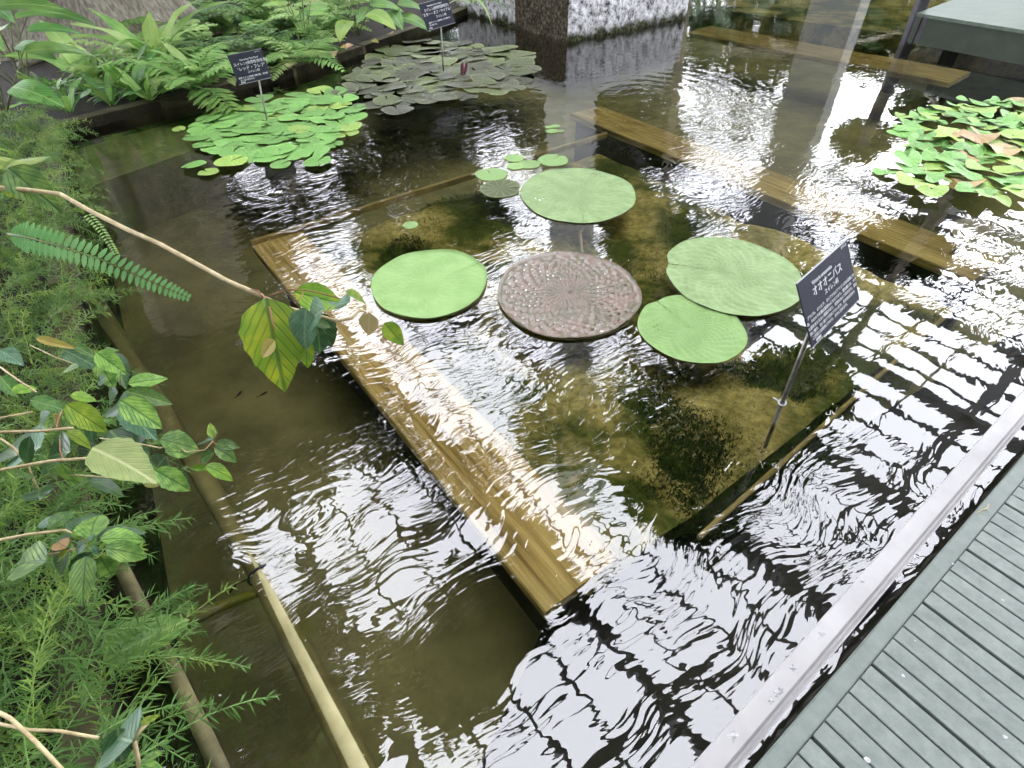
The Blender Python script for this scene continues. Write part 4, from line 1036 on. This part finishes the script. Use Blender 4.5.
# broad leaved plants in the upper left corner
broad_plant(6, 118, .12, [(5.6, 1.1, .75, .52, .46, .5), (5.0, 1.0, .5, .5, .48, .5), (.2, 1.2, .8, .5, .42, .4), (1.2, 1.3, .9, .45, .42, .4), (5.9, .7, .4, .45, .46, .5), (.6, .9, .55, .48, .42, .5), (4.2, 1.0, .5, .48, .46, .5)], ['broad', 'broad'], 'broad oval leaved plant in the upper left corner')
broad_plant(28, 96, .12, [(5.8, 1.0, .5, .42, .36, .5), (.3, 1.1, .55, .4, .36, .5), (5.0, .9, .4, .4, .38, .5), (2.0, 1.2, .5, .4, .4, .4), (1.0, 1.2, .6, .42, .36, .4), (3.6, 1.0, .5, .42, .4, .4)], ['broad', 'frond_d'], 'broad leaved plant between the corner and the grey trunk')
broad_plant(14, 60, .12, [(k * 1.1, .8 + .3 * (k % 2), .6, .6, .34, .5) for k in range(6)], ['frond_d', 'broad'], 'dark broad leaved plant against the left edge behind the others')
strap_fern(472, 4, .3, 9, .55, .035, ['frond_l', 'frond'], 'small spidery fern growing against the stone block', lean=1.2, wave=.0, el=(.3, 1.0))
rq = random.Random(5)
fill_s = [(52, 104), (88, 90), (112, 84), (128, 86), (175, 85), (188, 78), (104, 76), (150, 76), (66, 96), (118, 98)]
words_s = ['low strap fern second from the left corner', 'strap fern in front of the curved root', 'strap fern before the middle of the trunk', 'strap fern under the trunk, slightly right', 'narrow strap fern left of the orange flower', 'strap fern nearest below the orange flower', 'strap fern tucked against the trunk foot', 'strap fern against the right side of the trunk', 'strap fern below the curved root', 'dark strap fern at the kerb before the pale crinkled fern']
for k, (px, py) in enumerate(fill_s):
    strap_fern(px, py, .1, 10, rq.uniform(.26, .42), rq.uniform(.05, .07), [['frond', 'frond_d'], ['frond_l', 'frond'], ['frond_d', 'frond_d', 'frond']][k % 3], words_s[k], el=(.3, 1.3))
fill_f = [(172, 58), (205, 55), (215, 30), (258, 50), (262, 12), (300, 30), (318, 50), (335, 20), (182, 26), (250, -4), (155, 75), (195, 92), (300, 62)]
words_f = ['feathery fern between the trunk and the orange flower', 'feathery fern right behind the orange flower', 'feathery fern above the orange flower', 'feathery fern behind the top of the left sign', 'feathery fern at the top edge above the left sign', 'feathery fern behind the young yellow green plant', 'feathery fern at the kerb left of the broad leaves', 'feathery fern at the top edge left of the yellow green plant', 'feathery fern leaning on the right edge of the trunk', 'feathery fern farthest back above the left sign', 'low feathery fern below the trunk', 'low feathery fern drooping over the kerb left of the sign', 'low feathery fern drooping over the kerb right of the sign']
for k, (px, py) in enumerate(fill_f):
    feather_fern(px, py, .1, 13, rq.uniform(.45, .75), [['frond', 'frond_l'], ['frond_l', 'frond'], ['frond', 'frond_d']][k % 3], words_f[k])
# flowering herb and litter
c = G(196, 64, .12); t = thing('flowering_herb', 'small herb with an orange red flower beside the feathery ferns', 'plant', c)
mb = MB(); mb.tube([c, c + Vector((0, 0, .1)), G(195, 46, .24)], .003, 6); build('stalk', mb, M['gstem'], t, True)
mb = MB(); f0 = G(195, 46, .24)
for k in range(9): blade(mb, .06, .045, frame(f0, (math.cos(k * .7), math.sin(k * .7), .5 + .3 * (k % 2)), (0, -.3, 1)), n=5, prof='broad', curl=.3)
build('flower', mb, M['redflower'], t, True)
for k, a_ in enumerate([.1, 2.2, 4.0, 5.4]):
    l = MB(); blade(l, .13, .075, n=8, prof='ovate', curl=.4); put('leaf', l.mesh('leaf', M['hib_u'], True), t, frame(f0 + Vector((0, 0, -.05)), (math.cos(a_), math.sin(a_), -.1), (0, -.3, 1)))
KL = [(276, 60, 0, 'pinkish dry leaf directly right of the left sign'), (287, 66, 0, 'pinkish dry leaf right of the left sign, lower one'), (266, 68, 1, 'pale green leaf just right of the left sign plate'), (208, 76, 1, 'pale green leaf lying on the kerb left of the left sign'),
      (231, 78, 1, 'pale green leaf half behind the lower left corner of the left sign'), (205, 86, 2, 'small reddish brown leaf on the kerb left of the left sign'), (293, 57, 2, 'brown dry leaf among the ferns between the two signs'), (346, 47, 3, 'rusty leaf at the foot of the young yellow green plant'),
      (372, 40, 3, 'rusty leaf below the broad leaved plants'), (392, 34, 2, 'brown dry leaf nearest the second sign'), (334, 51, 0, 'pinkish dry leaf on the kerb left of the broad leaved plants'), (352, 44, 2, 'brown dry leaf below the tall bright broad leaves')]
for k, (px, py, kd, lab) in enumerate(KL):
    l = MB(); L = R.uniform(.1, .17); blade(l, L, L * .6, n=7, prof='ovate', curl=.5, seed=k)
    a_ = R.random() * 6.28; p = G(px, py, .15)
    o = put('fallen_leaf', l.mesh('fallen_leaf', M[['hib_p', 'hib_u', 'litter', 'hib_o'][kd]], True), None, frame(p, (math.cos(a_), math.sin(a_), .1), (0, -.5, 1)))
    tag(o, lab, 'leaf', 'dry leaves on the back kerb')

# grey trunk
def trunk():
    mb = MB(); c = G(122, 56, .08); c = c + Vector((-.62, 1.0, 0)); n, seg = 24, 72; vs_, uv = [], []
    for i in range(n + 1):
        h = i / n; z = .0 + 3.4 * h * h + .6 * h
        fl = 1.0 + .75 * math.exp(-z / .35)
        for k in range(seg):
            a = 2 * math.pi * k / seg
            r_ = .78 * fl * (1 + .10 * math.sin(a * 5 + .6) * math.exp(-z / .8) + .05 * math.sin(a * 11 + z * 1.5) + .03 * math.sin(a * 23 + z * 2) + .03 * mnoise.noise(Vector((a * 3, z * 2, 0))))
            vs_.append((c.x + r_ * math.cos(a) - .12 * z, c.y + r_ * math.sin(a), z)); uv.append((k / seg, h))
    fs = [(i * seg + k, i * seg + (k + 1) % seg, (i + 1) * seg + (k + 1) % seg, (i + 1) * seg + k) for i in range(n) for k in range(seg)]
    mb.add(vs_, fs, uv); return mb, c
t = None
mb, tc = trunk(); t = thing('grey_tree', 'thick grey weathered tree trunk with a curved root on the back bank', 'tree', tc)
build('trunk', mb, M['bark'], t, True)
mb = MB(); mb.tube([G(76, 8, .5), G(84, 22, .34), G(80, 38, .2), G(62, 46, .14), G(42, 56, .12), G(20, 66, .1)], [.12, .11, .09, .07, .055, .04], 12); build('root', mb, M['bark'], t, True)

# small fish in the channel
for k, (px, py, a_) in enumerate([(239, 394, 1.3), (263, 394, .8)]):
    t = thing('small_fish', ['tiny dark fish swimming in the channel, nearer the bank', 'tiny dark fish swimming in the channel, nearer the hanging leaves'][k], 'fish', G(px, py, -.08))
    c = G(px, py, -.08); d = Vector((math.cos(a_), math.sin(a_), 0)); mb = MB()
    mb.tube([c + d * x for x in (.022, .017, .008, -.004, -.014, -.02)], [.0008, .0035, .005, .0042, .002, .0012], 8); build('body', mb, M['fish'], t, True)
    m2 = MB(); s_ = Vector((-d.y, d.x, 0)); m2.add([c - d * .019, c - d * .03 + s_ * .006, c - d * .027, c - d * .03 - s_ * .006, c - d * .024 + Vector((0, 0, .003))], [(0, 1, 4), (1, 2, 4), (2, 3, 4), (3, 0, 4), (0, 3, 2, 1)]); build('tail_fin', m2, M['fish'], t)

# ------------------------------------------------------------------ the greenhouse overhead and unseen trees added to darken the reflection
def up_at(px, py, z):
    """the point of the place that the flat water mirrors at a photo point, at height z"""
    p = G(px, py, -z); return Vector((p.x, p.y, z))
ZRF = 10.4
mb = MB(); o0 = Vector((1, 6, ZRF))
for i in range(-26, 27):
    big = i % 4 == 0
    w = .28 if big else .075
    p = o0 + V * (i * 1.05); mb.beam(p - U * 34, p + U * 34, w, .3 if big else .1)
for i in range(-22, 23):
    big = i % 4 == 2
    p = o0 + U * (i * 1.55) + Vector((0, 0, .12)); mb.beam(p - V * 28, p + V * 28, .32 if big else .075, .3 if big else .1)
struct(build('ceiling_1', mb, M['frame']))

# unseen wall and solid roof added behind the viewer to cut sky light
mb = MB(); mb.box((1, -6, 5), Vector((22, 0, 0)), Vector((0, .1, 0)), Vector((0, 0, 5.6))); struct(build('wall_sky_block', mb, M['frame']))
mb = MB(); mb.box((1, -2.6, ZRF + .5), Vector((22, 0, 0)), Vector((0, 2.2, 0)), Vector((0, 0, .1))); struct(build('ceiling_sky_block', mb, M['frame']))

TL = []
for i in range(5):
    mb = MB()
    for k in range(1300 if i < 3 else 330):
        while True:
            p = Vector((R.uniform(-1, 1), R.uniform(-1, 1), R.uniform(-1, 1)))
            if .25 < p.length < 1: break
        d = Vector((R.gauss(0, 1), R.gauss(0, 1), R.gauss(0, .6)))
        blade(mb, R.uniform(.2, .34), .15, frame(p, d, (R.gauss(0, .6), R.gauss(0, .6), 1)), n=3, prof='lance', cols=(-1, 0, 1))
    TL.append(mb.mesh('tree_foliage', M['tree']))
def tree(name, label, base, crowns, r0=.12):
    t = thing(name, label, 'tree', base, 'unseen trees that darken the pond reflection')
    mb = MB(); top = sum((c for c, r_, th in crowns), Vector()) / len(crowns)
    b = Vector(base); mid = b.lerp(top, .6) + Vector((0, 0, .5)); mid.x = b.x * .7 + top.x * .3; mid.y = b.y * .7 + top.y * .3
    mb.tube([b, b.lerp(mid, .5), mid], [r0, r0 * .8, r0 * .6], 10)
    for c, r_, th in crowns: mb.tube([mid, mid.lerp(c, .5) + Vector((0, 0, .2)), c], [r0 * .45, r0 * .3, r0 * .12], 6)
    build('trunk', mb, M['bark'], t, True)
    for k, (c, r_, th) in enumerate(crowns):
        put('foliage', TL[3 + k % 2] if th else TL[k % 3], t, Matrix.Translation(c) @ Matrix.Rotation(R.random() * 6, 4, 'Z') @ Matrix.Diagonal((r_ * 1.05, r_ * 1.05, r_ * .75, 1)))
    return t
def crowns(lst, z):
    out = []
    for q in lst:
        px, py, rp = q[:3]; zz = q[3] if len(q) > 3 else z
        c = up_at(px, py, zz); e = up_at(px + rp, py, zz); out.append((c, (e - c).length, len(q) > 4))
    return out
TREES = [  # unseen trees, crowns placed to block sky in dark parts of the reflection
 ('unseen leafy tree overhanging the left channel, mirrored dark in the water', (-3.0, 2.2, 0), [(150, 300, 80), (235, 350, 75), (140, 420, 80), (250, 440, 70), (180, 520, 60), (120, 560, 80), (330, 400, 50)], 5.0),
 ('unseen leafy tree over the near left corner, mirrored between the pipe and the bank', (-2.2, .2, 0), [(190, 640, 76), (270, 700, 66), (120, 700, 90), (330, 750, 50), (240, 600, 30), (300, 640, 40, 5.0, 1)], 5.0),
 ('unseen tree whose crown is mirrored dark left of the wide plank end', (-2.6, 1.2, 0), [(490, 610, 52), (460, 680, 46), (545, 575, 34), (520, 530, 24), (405, 670, 34), (395, 440, 40, 6.5, 1), (320, 430, 50, 6.5, 1), (300, 480, 40, 6.5, 1), (460, 470, 40, 6.5, 1)], 6.5),
 ('unseen tree whose crown is mirrored dark below the black sign', (6.5, 7.5, 0), [(740, 420, 62), (690, 490, 56), (800, 385, 45), (640, 460, 40)], 7.0),
 ('unseen tree at the back left mirrored above the sunken bed', (-3.5, 9.5, 0), [(120, 230, 45), (95, 165, 55), (140, 170, 40), (200, 215, 50), (300, 215, 40), (370, 190, 40), (440, 180, 40), (460, 230, 50), (400, 250, 40), (250, 260, 40)], 4.5),
 ('unseen tree mirrored behind the big green pads', (3.2, 12, 0), [(650, 240, 44), (650, 300, 44), (620, 200, 36), (690, 330, 30), (740, 100, 50, 6.0, 1), (660, 400, 60, 6.0, 1), (780, 250, 40, 6.0, 1), (560, 430, 50, 6, 1)], 6.0),
 ('unseen tree behind the stone pillar', (1.5, 14, 0), [(560, 110, 60), (620, 110, 55), (460, 110, 50), (590, 170, 50), (660, 150, 30)], 4.0),
 ('unseen tree at the back left corner of the house', (-8, 12, 0), [(60, 90, 70), (150, 110, 60), (240, 110, 60), (340, 100, 60), (400, 130, 40)], 4.0),
 ('unseen tree behind the green platform', (9, 11, 0), [(960, 90, 60), (880, 40, 50), (1000, 140, 60), (900, 250, 40), (1040, 60, 60), (860, 140, 26)], 4.0),
 ('unseen tree in the middle of the back bank mirrored beside the bright window', (-3, 14, 0), [(420, 60, 60), (330, 50, 60), (240, 50, 60), (520, 60, 50), (600, 50, 50)], 3.6),
 ('unseen tree at the far right behind the far pillar', (7, 15, 0), [(760, 30, 60), (680, 40, 50), (840, 20, 60), (930, 20, 60)], 3.4),
]
for lab, base, lst, z in TREES: tree('occluder_tree', lab, base, crowns(lst, z))
